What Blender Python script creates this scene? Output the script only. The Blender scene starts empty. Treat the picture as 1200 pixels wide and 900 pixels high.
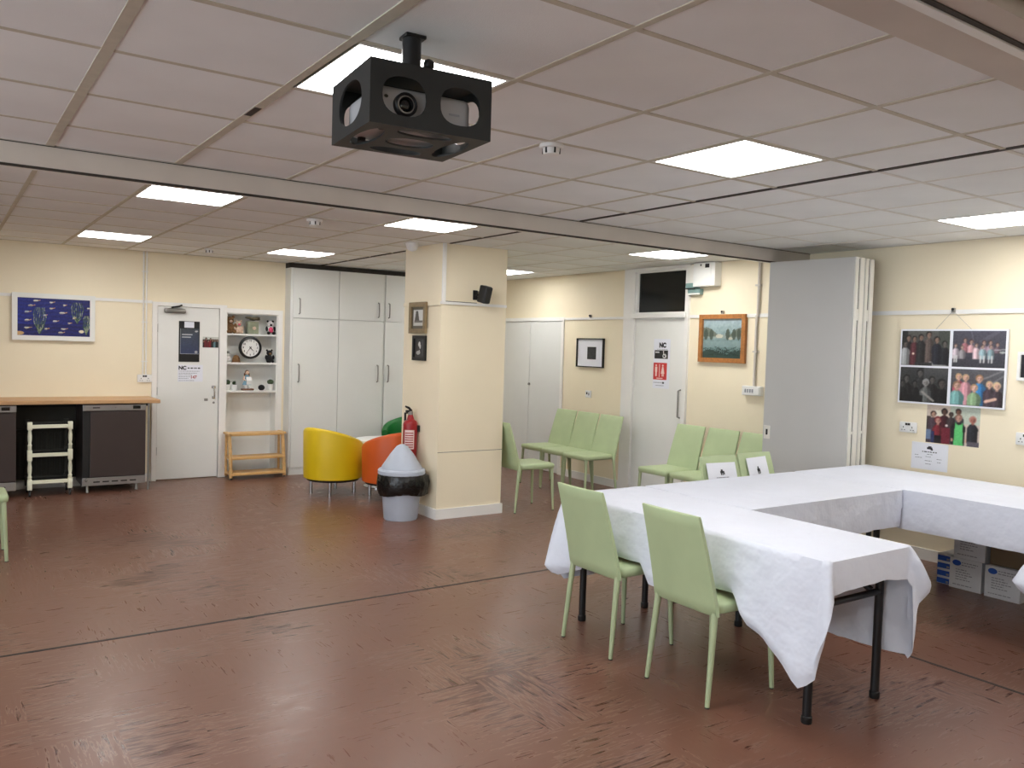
import bpy, bmesh, math, random
import numpy as np
from mathutils import Vector, Matrix
random.seed(7)
scene = bpy.context.scene
COL = scene.collection
PI = math.pi

# ------------------------------------------------------------------ camera
H = 1.6005                                   # eye height (m); x runs along the left wall, y along the right wall
YAW, PITCH, ROLL = 0.96675, -0.04405, 0.02982
fw = Vector((math.cos(YAW) * math.cos(PITCH), math.sin(YAW) * math.cos(PITCH), math.sin(PITCH)))
rt = Vector((math.sin(YAW), -math.cos(YAW), 0)); up = rt.cross(fw)
r2 = math.cos(ROLL) * rt + math.sin(ROLL) * up
u2 = -math.sin(ROLL) * rt + math.cos(ROLL) * up
cd = bpy.data.cameras.new('camera'); cam = bpy.data.objects.new('camera', cd); COL.objects.link(cam)
m = Matrix((r2, u2, -fw)).transposed().to_4x4(); m.translation = (0, 0, H)
cam.matrix_world = m
cd.sensor_fit = 'HORIZONTAL'; cd.sensor_width = 36; cd.lens = 974.2 / 1200 * 36
cd.clip_start = 0.05; cd.clip_end = 60
scene.camera = cam

# ------------------------------------------------------------------ world, exposure
DAYLIGHT = 5.5                               # sky seen through the windows of the left-hand wall
w = bpy.data.worlds.new('world'); scene.world = w; w.use_nodes = True
w.node_tree.nodes['Background'].inputs[0].default_value = (0.8, 0.9, 1, 1)
w.node_tree.nodes['Background'].inputs[1].default_value = DAYLIGHT
scene.view_settings.view_transform = 'Standard'
scene.view_settings.look = 'None'
scene.view_settings.gamma = 1
scene.view_settings.use_curve_mapping = False
scene.view_settings.exposure = 0.78
PANEL_LIGHT = 11.0                           # strength of the ceiling panels
PANEL_COLOR = (0.98, 0.97, 0.95)

# ------------------------------------------------------------------ colour + materials
def lin(c):
    c = c / 255.0
    return c / 12.92 if c <= 0.04045 else ((c + 0.055) / 1.055) ** 2.4
def L3(c): return tuple(lin(v) for v in c)

def mat(name, col, rough=0.5, metal=0.0, var=0.0, vs=6.0, bump=0.0, bs=150.0, bd=0.01, spec=0.5, emit=None, stretch=None):
    m = bpy.data.materials.new(name); m.use_nodes = True
    nt = m.node_tree; p = nt.nodes['Principled BSDF']
    p.inputs['Base Color'].default_value = (*L3(col), 1)
    p.inputs['Roughness'].default_value = rough
    p.inputs['Metallic'].default_value = metal
    p.inputs['Specular IOR Level'].default_value = spec
    tc = nt.nodes.new('ShaderNodeTexCoord'); src = tc.outputs['Object']
    if stretch:
        mp = nt.nodes.new('ShaderNodeMapping'); mp.inputs['Scale'].default_value = stretch
        nt.links.new(src, mp.inputs[0]); src = mp.outputs[0]
    if var > 0:
        n = nt.nodes.new('ShaderNodeTexNoise'); n.inputs['Scale'].default_value = vs; n.inputs['Detail'].default_value = 4
        nt.links.new(src, n.inputs['Vector'])
        r = nt.nodes.new('ShaderNodeValToRGB')
        a = [max(0, lin(v) * (1 - var)) for v in col]; b = [min(1, lin(v) * (1 + var)) for v in col]
        r.color_ramp.elements[0].position = 0.3; r.color_ramp.elements[1].position = 0.7
        r.color_ramp.elements[0].color = (*a, 1); r.color_ramp.elements[1].color = (*b, 1)
        nt.links.new(n.outputs['Fac'], r.inputs[0]); nt.links.new(r.outputs[0], p.inputs['Base Color'])
    if bump > 0:
        n2 = nt.nodes.new('ShaderNodeTexNoise'); n2.inputs['Scale'].default_value = bs; n2.inputs['Detail'].default_value = 3
        nt.links.new(src, n2.inputs['Vector'])
        bn = nt.nodes.new('ShaderNodeBump'); bn.inputs['Strength'].default_value = bump; bn.inputs['Distance'].default_value = bd
        nt.links.new(n2.outputs['Fac'], bn.inputs['Height']); nt.links.new(bn.outputs[0], p.inputs['Normal'])
    if emit:
        p.inputs['Emission Color'].default_value = (*emit[:3], 1); p.inputs['Emission Strength'].default_value = emit[3]
    return m

def print_mat(name, rough=0.4):
    m = bpy.data.materials.new(name); m.use_nodes = True; nt = m.node_tree; p = nt.nodes['Principled BSDF']
    a = nt.nodes.new('ShaderNodeVertexColor'); a.layer_name = 'ink'
    nt.links.new(a.outputs[0], p.inputs['Base Color']); p.inputs['Roughness'].default_value = rough
    return m

def floor_mat():
    m = bpy.data.materials.new('marbled_vinyl'); m.use_nodes = True; nt = m.node_tree; p = nt.nodes['Principled BSDF']
    N = nt.nodes.new; Lk = nt.links.new
    tc = N('ShaderNodeTexCoord')
    div = N('ShaderNodeVectorMath'); div.operation = 'SCALE'; div.inputs['Scale'].default_value = 1 / 0.3
    fl = N('ShaderNodeVectorMath'); fl.operation = 'FLOOR'
    Lk(tc.outputs['Object'], div.inputs[0]); Lk(div.outputs[0], fl.inputs[0])
    wn = N('ShaderNodeTexWhiteNoise'); wn.noise_dimensions = '2D'; Lk(fl.outputs[0], wn.inputs['Vector'])
    def streak(sx, sy, sc):
        mp = N('ShaderNodeMapping'); mp.inputs['Scale'].default_value = (sx, sy, 1); Lk(tc.outputs['Object'], mp.inputs[0])
        off = N('ShaderNodeVectorMath'); off.operation = 'ADD'; Lk(mp.outputs[0], off.inputs[0]); Lk(wn.outputs['Color'], off.inputs[1])
        n = N('ShaderNodeTexNoise'); n.inputs['Scale'].default_value = sc; n.inputs['Detail'].default_value = 3.5; n.inputs['Roughness'].default_value = 0.55
        Lk(off.outputs[0], n.inputs['Vector']); return n.outputs['Fac']
    a = streak(2.2, 22, 2.6); b = streak(22, 2.2, 2.6)
    sel = N('ShaderNodeMath'); sel.operation = 'GREATER_THAN'; sel.inputs[1].default_value = 0.62; Lk(wn.outputs['Value'], sel.inputs[0])
    mx = N('ShaderNodeMix'); mx.data_type = 'FLOAT'; Lk(sel.outputs[0], mx.inputs[0]); Lk(a, mx.inputs[2]); Lk(b, mx.inputs[3])
    big = N('ShaderNodeTexNoise'); big.inputs['Scale'].default_value = 1.1; big.inputs['Detail'].default_value = 3; Lk(tc.outputs['Object'], big.inputs['Vector'])
    s1 = N('ShaderNodeMath'); s1.operation = 'MULTIPLY_ADD'; s1.inputs[1].default_value = 1.1; Lk(big.outputs['Fac'], s1.inputs[0]); Lk(mx.outputs[0], s1.inputs[2])
    tn = N('ShaderNodeMath'); tn.operation = 'MULTIPLY_ADD'; tn.inputs[1].default_value = 0.10; Lk(wn.outputs['Value'], tn.inputs[0]); Lk(s1.outputs[0], tn.inputs[2])
    r = N('ShaderNodeValToRGB'); cr = r.color_ramp
    cr.elements[0].position = 0.86; cr.elements[0].color = (*L3(FLOOR_DARK), 1)
    cr.elements[1].position = 1.27; cr.elements[1].color = (*L3(FLOOR_LIGHT), 1)
    e = cr.elements.new(1.04); e.color = (*L3(FLOOR_MID), 1)
    Lk(tn.outputs[0], r.inputs[0]); Lk(r.outputs[0], p.inputs['Base Color'])
    rr = N('ShaderNodeMapRange'); rr.inputs['From Min'].default_value = 0.3; rr.inputs['From Max'].default_value = 0.7
    rr.inputs['To Min'].default_value = 0.26; rr.inputs['To Max'].default_value = 0.36
    Lk(mx.outputs[0], rr.inputs['Value']); Lk(rr.outputs[0], p.inputs['Roughness'])
    bn = N('ShaderNodeBump'); bn.inputs['Strength'].default_value = 0.012; bn.inputs['Distance'].default_value = 0.004
    Lk(mx.outputs[0], bn.inputs['Height']); Lk(bn.outputs[0], p.inputs['Normal'])
    return m
FLOOR_DARK, FLOOR_MID, FLOOR_LIGHT = (80, 42, 30), (113, 77, 62), (138, 108, 93)

MT = {}
MT['floor'] = floor_mat()
MT['wall'] = mat('cream_paint', (240, 228, 201), 0.55, var=0.03, vs=1.2, bump=0.05, bs=60)
MT['tile'] = mat('ceiling_tile_white', (236, 238, 238), 0.9, var=0.05, vs=1.5, bump=0.15, bs=260)
MT['tee'] = mat('tee_bar_beige', (196, 190, 174), 0.6, var=0.06, vs=20)
MT['teelight'] = mat('tee_bar_white', (222, 219, 212), 0.7, var=0.04, vs=20)
MT['gap'] = mat('shadow_gap_brown', (58, 52, 46), 0.8, var=0.2, vs=15)
MT['beam'] = mat('beam_offwhite', (204, 196, 186), 0.6, var=0.06, vs=3)
MT['white'] = mat('white_gloss', (232, 232, 228), 0.35, var=0.02, vs=3)
MT['trim'] = mat('white_trim', (236, 234, 230), 0.4, var=0.02, vs=5)
MT['cupboard'] = mat('white_laminate', (222, 223, 220), 0.4, var=0.02, vs=2)
MT['panelgrey'] = mat('pale_grey_panel', (196, 196, 194), 0.45, var=0.02, vs=2)
MT['panelcream'] = mat('cream_panel_edge', (234, 231, 224), 0.4, var=0.02, vs=8)
MT['green'] = mat('pale_green_leatherette', (178, 194, 152), 0.5, var=0.03, vs=8, bump=0.12, bs=350)
MT['greenleg'] = mat('green_coated_leg', (172, 184, 146), 0.4, var=0.03, vs=10)
MT['greendark'] = mat('olive_leg_enamel', (128, 134, 100), 0.4, var=0.05, vs=10)
MT['cloth'] = mat('white_cotton', (222, 226, 238), 0.85, var=0.02, vs=3, bump=0.6, bs=7, bd=0.035)
MT['black'] = mat('black_enamel', (22, 22, 24), 0.4, var=0.1, vs=10)
MT['blackmat'] = mat('black_powder_coat', (34, 37, 37), 0.55, var=0.08, vs=14, bump=0.06, bs=300)
MT['plastic_black'] = mat('black_plastic', (14, 14, 15), 0.45, var=0.1, vs=8)
MT['projector'] = mat('projector_grey', (186, 186, 188), 0.45, var=0.03, vs=6)
MT['glassdark'] = mat('dark_glass', (14, 17, 17), 0.12, var=0.1, vs=2)
MT['chrome'] = mat('chrome', (200, 200, 202), 0.18, 1.0, var=0.03, vs=10)
MT['shade_olive'] = mat('under_counter_shade', (52, 50, 42), 0.6, var=0.08, vs=6)  # dark tone that paints in the shade under the worktop
MT['steel'] = mat('brushed_steel', (168, 168, 168), 0.35, 0.9, var=0.06, vs=30, stretch=(1, 30, 30))
MT['satin'] = mat('satin_aluminium', (150, 148, 144), 0.4, 0.8, var=0.05, vs=12)
MT['oak'] = mat('oak_laminate', (196, 156, 112), 0.45, var=0.12, vs=3, stretch=(1, 14, 14))
MT['pine'] = mat('pine', (214, 172, 112), 0.45, var=0.12, vs=4, stretch=(2, 14, 14))
MT['framewood'] = mat('honey_oak', (170, 112, 58), 0.45, var=0.2, vs=7, stretch=(6, 6, 6))
MT['gilt'] = mat('dull_gilt', (140, 122, 92), 0.4, 0.3, var=0.15, vs=20)
MT['appliance'] = mat('charcoal_door', (62, 52, 50), 0.35, var=0.05, vs=4)
MT['ivory'] = mat('ivory_paint', (236, 236, 212), 0.45, var=0.03, vs=10)
MT['yellow'] = mat('yellow_leather', (222, 190, 12), 0.45, var=0.04, vs=5, bump=0.08, bs=120)
MT['orange'] = mat('orange_leather', (204, 88, 28), 0.45, var=0.04, vs=5, bump=0.08, bs=120)
MT['dgreen'] = mat('green_leather', (18, 112, 48), 0.45, var=0.04, vs=5, bump=0.08, bs=120)
MT['bin'] = mat('grey_bin_plastic', (184, 192, 206), 0.4, var=0.03, vs=8)
MT['bag'] = mat('black_bin_bag', (12, 12, 13), 0.22, var=0.1, vs=20, bump=0.5, bs=40)
MT['red'] = mat('extinguisher_red', (150, 16, 24), 0.35, var=0.05, vs=8)
MT['label'] = mat('paper_label', (226, 200, 196), 0.6, var=0.03, vs=20)
MT['paper'] = mat('white_paper', (232, 234, 242), 0.7, var=0.015, vs=8)
MT['plate'] = mat('white_plate_plastic', (232, 232, 230), 0.35, var=0.02, vs=20)
MT['dark'] = mat('dark_recess', (26, 25, 24), 0.6, var=0.1, vs=20)
MT['teal'] = mat('teal_glass', (128, 158, 154), 0.25, var=0.06, vs=10)
MT['brownfur'] = mat('brown_plush', (120, 88, 56), 0.95, var=0.3, vs=30, bump=0.6, bs=120)
MT['beigefur'] = mat('beige_plush', (206, 180, 160), 0.95, var=0.2, vs=30, bump=0.6, bs=120)
MT['pinkfur'] = mat('pink_plush', (206, 72, 104), 0.95, var=0.2, vs=30, bump=0.6, bs=120)
MT['whitefur'] = mat('white_plush', (232, 230, 228), 0.95, var=0.06, vs=30, bump=0.6, bs=120)
MT['blackfur'] = mat('black_plush', (26, 24, 28), 0.95, var=0.2, vs=30, bump=0.6, bs=120)
MT['vaseglass'] = mat('green_vase_glass', (140, 146, 124), 0.15, var=0.2, vs=14)
MT['dry'] = mat('dried_leaf', (112, 104, 80), 0.8, var=0.3, vs=20)
MT['leaf'] = mat('plant_leaf', (58, 76, 46), 0.6, var=0.35, vs=30)
MT['skin'] = mat('painted_skin', (222, 186, 160), 0.5, var=0.03, vs=20)
MT['bluedress'] = mat('painted_blue', (120, 160, 180), 0.5, var=0.1, vs=20)
MT['brownpaint'] = mat('painted_brown', (112, 74, 50), 0.5, var=0.2, vs=20)
MT['carton'] = mat('white_carton', (222, 224, 228), 0.6, var=0.03, vs=6)
MT['kraft'] = mat('brown_carton', (120, 100, 74), 0.7, var=0.08, vs=6)
MT['bluelab'] = mat('blue_label', (40, 92, 190), 0.5, var=0.08, vs=20)
MT['ink'] = mat('ink_dark', (40, 40, 48), 0.6, var=0.1, vs=30)
MT['inkgrey'] = mat('ink_grey', (150, 152, 160), 0.6, var=0.1, vs=30)
MT['inkred'] = mat('ink_red', (176, 92, 96), 0.6, var=0.05, vs=30)
MT['signred'] = mat('sign_red', (206, 56, 54), 0.4, var=0.04, vs=20)
MT['diffuser'] = mat('light_diffuser', (250, 250, 250), 0.5, emit=(*PANEL_COLOR, PANEL_LIGHT))
MT['print'] = print_mat('printed_ink', 0.35)
MT['printmat'] = print_mat('printed_ink_matt', 0.7)

# ------------------------------------------------------------------ mesh helpers
class MB:
    def __init__(s): s.v = []; s.f = []
    def add(s, vs, fs):
        o = len(s.v); s.v += [tuple(v) for v in vs]; s.f += [tuple(i + o for i in f) for f in fs]; return s
    def box(s, x0, x1, y0, y1, z0, z1):
        return s.add([(x0, y0, z0), (x1, y0, z0), (x1, y1, z0), (x0, y1, z0), (x0, y0, z1), (x1, y0, z1), (x1, y1, z1), (x0, y1, z1)],
                     [(0, 3, 2, 1), (4, 5, 6, 7), (0, 1, 5, 4), (1, 2, 6, 5), (2, 3, 7, 6), (3, 0, 4, 7)])
    def rbox(s, x0, x1, y0, y1, z0, z1, r=0.01, seg=2):
        bm = bmesh.new(); bmesh.ops.create_cube(bm, size=1)
        for v in bm.verts:
            v.co = Vector(((x0 + x1) / 2 + v.co.x * (x1 - x0), (y0 + y1) / 2 + v.co.y * (y1 - y0), (z0 + z1) / 2 + v.co.z * (z1 - z0)))
        bmesh.ops.bevel(bm, geom=bm.edges[:], offset=r, segments=seg, profile=0.5, affect='EDGES')
        bm.verts.index_update()
        s.add([v.co[:] for v in bm.verts], [[v.index for v in f.verts] for f in bm.faces]); bm.free(); return s
    def tube(s, pts, rad, n=10, caps=True):
        pts = [Vector(p) for p in pts]; rs = rad if isinstance(rad, (list, tuple)) else [rad] * len(pts)
        rings = []; prev = None
        for i, p in enumerate(pts):
            d = (pts[min(i + 1, len(pts) - 1)] - pts[max(i - 1, 0)]).normalized()
            if prev is None:
                a = Vector((0, 0, 1)) if abs(d.z) < 0.9 else Vector((1, 0, 0)); x = d.cross(a).normalized()
            else: x = (prev - d * prev.dot(d)).normalized()
            prev = x; y = d.cross(x)
            rings.append([p + (x * math.cos(2 * PI * k / n) + y * math.sin(2 * PI * k / n)) * rs[i] for k in range(n)])
        return s.loft(rings, caps)
    def loft(s, rings, caps=True, close=True):
        n = len(rings[0]); vs = [v for r in rings for v in r]; fs = []
        for i in range(len(rings) - 1):
            for k in range(n if close else n - 1):
                a = i * n + k; b = i * n + (k + 1) % n; fs.append((a, b, b + n, a + n))
        if caps: fs.append(tuple(range(n))[::-1]); fs.append(tuple(range((len(rings) - 1) * n, len(rings) * n)))
        return s.add(vs, fs)
    def lathe(s, prof, n=24, c=(0, 0, 0), caps=True):
        return s.loft([[(c[0] + r * math.cos(2 * PI * k / n), c[1] + r * math.sin(2 * PI * k / n), c[2] + z) for k in range(n)] for r, z in prof], caps)
    def ball(s, c, r, nu=12, nv=8):
        r = (r, r, r) if not isinstance(r, (tuple, list)) else r
        prof = [(max(1e-4, math.sin(PI * i / nv)), -math.cos(PI * i / nv)) for i in range(nv + 1)]
        return s.loft([[(c[0] + r[0] * a * math.cos(2 * PI * k / nu), c[1] + r[1] * a * math.sin(2 * PI * k / nu), c[2] + r[2] * b) for k in range(nu)] for a, b in prof])
    def prism(s, poly, fn, d0, d1):
        n = len(poly); vs = [fn(a, b, d0) for a, b in poly] + [fn(a, b, d1) for a, b in poly]
        fs = [tuple(range(n))[::-1], tuple(range(n, 2 * n))] + [(k, (k + 1) % n, (k + 1) % n + n, k + n) for k in range(n)]
        return s.add(vs, fs)
    def mesh(s, name, smooth=False, angle=40):
        me = bpy.data.meshes.new(name); me.from_pydata(s.v, [], s.f); me.update()
        bm = bmesh.new(); bm.from_mesh(me); bmesh.ops.recalc_face_normals(bm, faces=bm.faces); bm.to_mesh(me); bm.free()
        if smooth:
            me.polygons.foreach_set('use_smooth', [True] * len(me.polygons)); me.set_sharp_from_angle(angle=math.radians(angle))
        return me
    def build(s, name, m, parent=None, smooth=False, angle=40):
        me = s.mesh(name, smooth, angle); me.materials.append(MT[m] if isinstance(m, str) else m)
        return link(name, me, parent)

def link(name, me, parent=None):
    o = bpy.data.objects.new(name, me); COL.objects.link(o)
    if parent is not None: o.parent = parent
    return o
def tag(o, label, cat, group=None):
    o['label'] = label; o['category'] = cat
    if group: o['group'] = group
    return o
def thing(name, label, cat, loc=(0, 0, 0), rz=0, group=None):
    o = link(name, None); o.empty_display_size = 0.1; o.location = loc; o.rotation_euler = (0, 0, rz); return tag(o, label, cat, group)
def struct(o): o['kind'] = 'structure'; return o
def dup(root, loc, rz, label, group=None):
    r = root.copy(); COL.objects.link(r); r.location = loc; r.rotation_euler = (0, 0, rz); r['label'] = label
    if group: r['group'] = group
    for ch in list(root.children):
        c = ch.copy(); COL.objects.link(c); c.parent = r
        for g in ch.children:
            d = g.copy(); COL.objects.link(d); d.parent = c
    return r
def box(x0, x1, y0, y1, z0, z1): return MB().box(x0, x1, y0, y1, z0, z1)
def rbox(*a, **k): return MB().rbox(*a, **k)

def plate(w, h, holes, t):
    """flat plate in local x (width) / z (height), thickness along y, with the given hole outlines"""
    bm = bmesh.new(); edges = []
    def loop(pts):
        vs = [bm.verts.new((a, 0, b)) for a, b in pts]
        for i in range(len(vs)): edges.append(bm.edges.new((vs[i], vs[(i + 1) % len(vs)])))
    loop([(-w / 2, -h / 2), (w / 2, -h / 2), (w / 2, h / 2), (-w / 2, h / 2)])
    for hpts in holes: loop(hpts)
    res = bmesh.ops.triangle_fill(bm, use_beauty=True, use_dissolve=False, edges=edges)
    faces = [g for g in res['geom'] if isinstance(g, bmesh.types.BMFace)]
    ex = bmesh.ops.extrude_face_region(bm, geom=faces)
    for g in ex['geom']:
        if isinstance(g, bmesh.types.BMVert): g.co.y += t
    bmesh.ops.recalc_face_normals(bm, faces=bm.faces); bm.verts.index_update()
    mb = MB(); mb.add([v.co[:] for v in bm.verts], [[v.index for v in f.verts] for f in bm.faces]); bm.free(); return mb
def superell(cx, cz, a, b, p=2.6, n=28):
    out = []
    for k in range(n):
        t = 2 * PI * k / n; c, s_ = math.cos(t), math.sin(t)
        out.append((cx + a * math.copysign(abs(c) ** (2 / p), c), cz + b * math.copysign(abs(s_) ** (2 / p), s_)))
    return out

# ------------------------------------------------------------------ printed pictures (ink as vertex colour on a fine grid)
class Canvas:
    def __init__(s, nx, ny, bg, asp=1.0):
        s.nx, s.ny, s.asp = nx, ny, asp
        s.u, s.v = np.meshgrid(np.linspace(0, 1, nx), np.linspace(0, 1, ny)); s.c = np.zeros((ny, nx, 3)); s.c[:] = bg
        s.rng = np.random.default_rng(nx * 31 + ny)
    def put(s, mask, col, a=1.0): s.c[mask] = s.c[mask] * (1 - a) + np.array(col) * a; return s
    def rect(s, u0, u1, v0, v1, col, a=1.0): return s.put((s.u >= u0) & (s.u <= u1) & (s.v >= v0) & (s.v <= v1), col, a)
    def ell(s, cu, cv, ru, rv, col, a=1.0): return s.put(((s.u - cu) / ru) ** 2 + ((s.v - cv) / rv) ** 2 <= 1, col, a)
    def line(s, u0, v0, u1, v1, wd, col, a=1.0):
        du, dv = (u1 - u0) * s.asp, v1 - v0; l2 = du * du + dv * dv + 1e-9
        t = np.clip(((s.u - u0) * s.asp * du + (s.v - v0) * dv) / l2, 0, 1)
        d = np.hypot((s.u - u0) * s.asp - t * du, s.v - v0 - t * dv); return s.put(d < wd, col, a)
    def grad(s, c0, c1): t = s.v[..., None]; s.c = np.array(c0) * (1 - t) + np.array(c1) * t; return s
    def noise(s, amp, blur=0):
        n = s.rng.normal(0, 1, (s.ny, s.nx, 1))
        for _ in range(blur): n = (n + np.roll(n, 1, 0) + np.roll(n, -1, 0) + np.roll(n, 1, 1) + np.roll(n, -1, 1)) / 5 * 1.5
        s.c = s.c + n * amp; return s
    def person(s, cu, top, hr, body, hair, skin, bw=1.7, bot=0.0):
        ru = hr / s.asp; sh = top - 2.2 * hr; dk = tuple(v * 0.72 for v in body); lt = tuple(min(255, v * 1.12 + 6) for v in body)
        t = np.clip((sh - s.v) / (1.4 * hr), 0, 1); wd = ru * bw * np.sqrt(t) * (1 - 0.12 * np.clip((sh - s.v) / (6 * hr), 0, 1))
        inb = (np.abs(s.u - cu) < wd) & (s.v < sh) & (s.v > bot); s.put(inb, body)
        s.put(inb & (s.u - cu > wd * 0.35), dk); s.put(inb & (np.abs(s.u - cu + wd * 0.35) < wd * 0.16), lt)
        s.rect(cu - ru * 0.35, cu + ru * 0.35, sh - 0.3 * hr, top - 1.6 * hr, tuple(v * 0.8 for v in skin))
        s.ell(cu, top - hr, ru * 1.0, hr * 1.05, hair); s.ell(cu + ru * 0.08, top - 1.25 * hr, ru * 0.72, hr * 0.82, skin)
        s.ell(cu + ru * 0.45, top - 1.25 * hr, ru * 0.3, hr * 0.6, tuple(v * 0.78 for v in skin))
        for q in (-0.28, 0.38): s.ell(cu + ru * q, top - 1.12 * hr, ru * 0.14, hr * 0.1, tuple(v * 0.45 for v in skin))
        s.ell(cu + ru * 0.06, top - 1.62 * hr, ru * 0.24, hr * 0.09, tuple(v * 0.6 for v in skin)); return s
    def soften(s, n=1):
        for _ in range(n):
            p = np.pad(s.c, ((1, 1), (1, 1), (0, 0)), 'edge'); s.c = (p[1:-1, 1:-1] * 2 + p[:-2, 1:-1] + p[2:, 1:-1] + p[1:-1, :-2] + p[1:-1, 2:]) / 6
        return s
def grid_print(name, cv, w, h, parent, x0=0, z0=0, y=0, m='print', fn=None):
    """the canvas as a flat sheet in local x/z facing -y; lower-left corner at (x0, z0)"""
    nx, ny = cv.nx, cv.ny
    fn = fn or (lambda a, b: (x0 + a * w, y, z0 + b * h))
    vs = [fn(i / (nx - 1), j / (ny - 1)) for j in range(ny) for i in range(nx)]
    fs = [(j * nx + i, j * nx + i + 1, (j + 1) * nx + i + 1, (j + 1) * nx + i) for j in range(ny - 1) for i in range(nx - 1)]
    me = bpy.data.meshes.new(name); me.from_pydata(vs, [], fs); me.update()
    at = me.color_attributes.new('ink', 'FLOAT_COLOR', 'POINT')
    c = np.clip(cv.c, 0, 255) / 255.0; c = np.where(c <= 0.04045, c / 12.92, ((c + 0.055) / 1.055) ** 2.4)
    buf = np.ones((nx * ny, 4), dtype=np.float32); buf[:, :3] = c.reshape(-1, 3); at.data.foreach_set('color', buf.ravel())
    me.materials.append(MT[m]); return link(name, me, parent)
def lettering(name, txt, size, m, parent, x, z, y, sx=1.0, bold=0.0, align='LEFT'):
    cu = bpy.data.curves.new('lettering', 'FONT'); cu.body = txt; cu.size = size; cu.offset = bold; cu.align_x = align; cu.extrude = 0.0004
    o = bpy.data.objects.new('lettering', cu); COL.objects.link(o)
    dg = bpy.context.evaluated_depsgraph_get(); me = bpy.data.meshes.new_from_object(o.evaluated_get(dg)); bpy.data.objects.remove(o)
    for v in me.vertices: v.co = Vector((x + v.co.x * sx, y - v.co.z, z + v.co.y))
    me.materials.clear(); me.materials.append(MT[m]); return link(name, me, parent)
def strokes(mb, lines, y, h=0.004):
    for x0, x1, z in lines:
        x = x0
        while x < x1 - 0.003:
            l = min(random.uniform(0.008, 0.026), x1 - x); mb.box(x, x + l, y - 0.0006, y, z, z + h); x += l + h * 0.9
    return mb

# ================================================================== SETTING
HC = 2.5246; YA = 9.794; XB = 6.504; X0, Y0 = -3.6, -3.2
struct(box(X0, XB + 0.2, Y0, YA + 0.25, -0.06, 0).build('floor', 'floor'))
fl = bpy.data.objects['floor']
def floor_seam(name, x0, x1, y0, y1):
    return struct(box(x0, x1, y0, y1, 0.0, 0.0015).build(name, 'dark'))
floor_seam('trim_1', X0, XB, 4.722, 4.742)
floor_seam('trim_2', 4.302, 4.322, Y0, 4.722)

# far (left-hand) wall with the door and shelf openings
NX0, NX1, NZ = 2.728, 3.332, 1.90
mb = MB().box(X0, 1.975, YA, YA + 0.12, 0, HC).box(1.975, 2.65, YA, YA + 0.12, 1.945, HC).box(2.65, NX0, YA, YA + 0.12, 0, HC)
mb.box(NX0, NX1, YA, YA + 0.12, NZ, HC).box(NX1, XB + 0.12, YA, YA + 0.12, 0, HC)
struct(mb.build('wall_far', 'wall'))
# right-hand wall with two door openings
mb = MB().box(XB, XB + 0.12, Y0, 6.215, 0, HC).box(XB, XB + 0.12, 6.995, 8.34, 0, HC).box(XB, XB + 0.12, 8.34, 9.68, 1.965, HC).box(XB, XB + 0.12, 9.68, YA, 0, HC)
struct(mb.build('wall_right', 'wall'))
WINS = [(-1.6, 0.2), (0.8, 2.6), (3.2, 5.0)]
mb = MB().box(X0 - 0.12, X0, Y0, YA + 0.12, 0, 0.95).box(X0 - 0.12, X0, Y0, YA + 0.12, 2.3, HC)
for a, b in zip([Y0] + [w_[1] for w_ in WINS], [w_[0] for w_ in WINS] + [YA + 0.12]): mb.box(X0 - 0.12, X0, a, b, 0.95, 2.3)
struct(mb.build('wall_left', 'wall'))
for k, (a, b) in enumerate(WINS):
    wn_ = struct(MB().box(X0 - 0.08, X0 - 0.04, a, a + 0.05, 0.95, 2.3).box(X0 - 0.08, X0 - 0.04, b - 0.05, b, 0.95, 2.3).box(X0 - 0.08, X0 - 0.04, a + 0.05, b - 0.05, 0.95, 1.0).box(X0 - 0.08, X0 - 0.04, a + 0.05, b - 0.05, 2.25, 2.3).box(X0 - 0.08, X0 - 0.04, (a + b) / 2 - 0.025, (a + b) / 2 + 0.025, 1.0, 2.25).build('window_%d' % (k + 2), 'white'))
    box(X0 - 0.14, X0 + 0.12, a - 0.03, b + 0.03, 0.92, 0.95).build('window_sill', 'white', wn_)
    pl_ = bpy.data.lights.new('window_portal', 'AREA'); pl_.shape = 'RECTANGLE'; pl_.size = 1.35; pl_.size_y = b - a; pl_.cycles.is_portal = True
    po = bpy.data.objects.new('window_portal', pl_); COL.objects.link(po); po.location = (X0 - 0.13, (a + b) / 2, 1.625); po.rotation_euler = (0, -PI / 2, 0)
struct(box(X0 - 0.12, XB + 0.12, Y0 - 0.12, Y0, 0, HC).build('wall_near', 'wall'))

# ceiling: slab, tiles, tee bars
ceil = struct(box(X0, XB + 0.12, Y0, YA + 0.12, HC + 0.03, HC + 0.1).build('ceiling', 'tile'))
tile_cache = {}
def tile(x0, x1, y0, y1):
    g = 0.012; w_, d_ = round(x1 - x0 - 2 * g, 3), round(y1 - y0 - 2 * g, 3)
    if w_ < 0.03 or d_ < 0.03: return
    if (w_, d_) not in tile_cache:
        me = MB().box(-w_ / 2, w_ / 2, -d_ / 2, d_ / 2, 0.003, 0.02).mesh('ceiling_tile'); me.materials.append(MT['tile']); tile_cache[(w_, d_)] = me
    o = link('ceiling_tile', tile_cache[(w_, d_)], ceil); o.location = ((x0 + x1) / 2, (y0 + y1) / 2, HC + random.uniform(-0.001, 0.0012))
BEAM1, BEAM1B, BEAM2, BEAM2B = 4.73, 4.82, 1.25, 1.0
gx = [1.6494 + 0.6 * i for i in range(-4, 4)]
XL = gx + [3.815]; XR = [3.845, 4.233, 4.833, 5.433, 6.033, XB]
YF = [BEAM2] + [1.8195 + 0.6 * j for j in range(5)] + [BEAM1]
YR = [BEAM1B, 5.43, 6.03, 6.6, 7.17, 7.74, 8.28, 8.86, 9.43, YA]
LIGHTS = []
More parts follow.
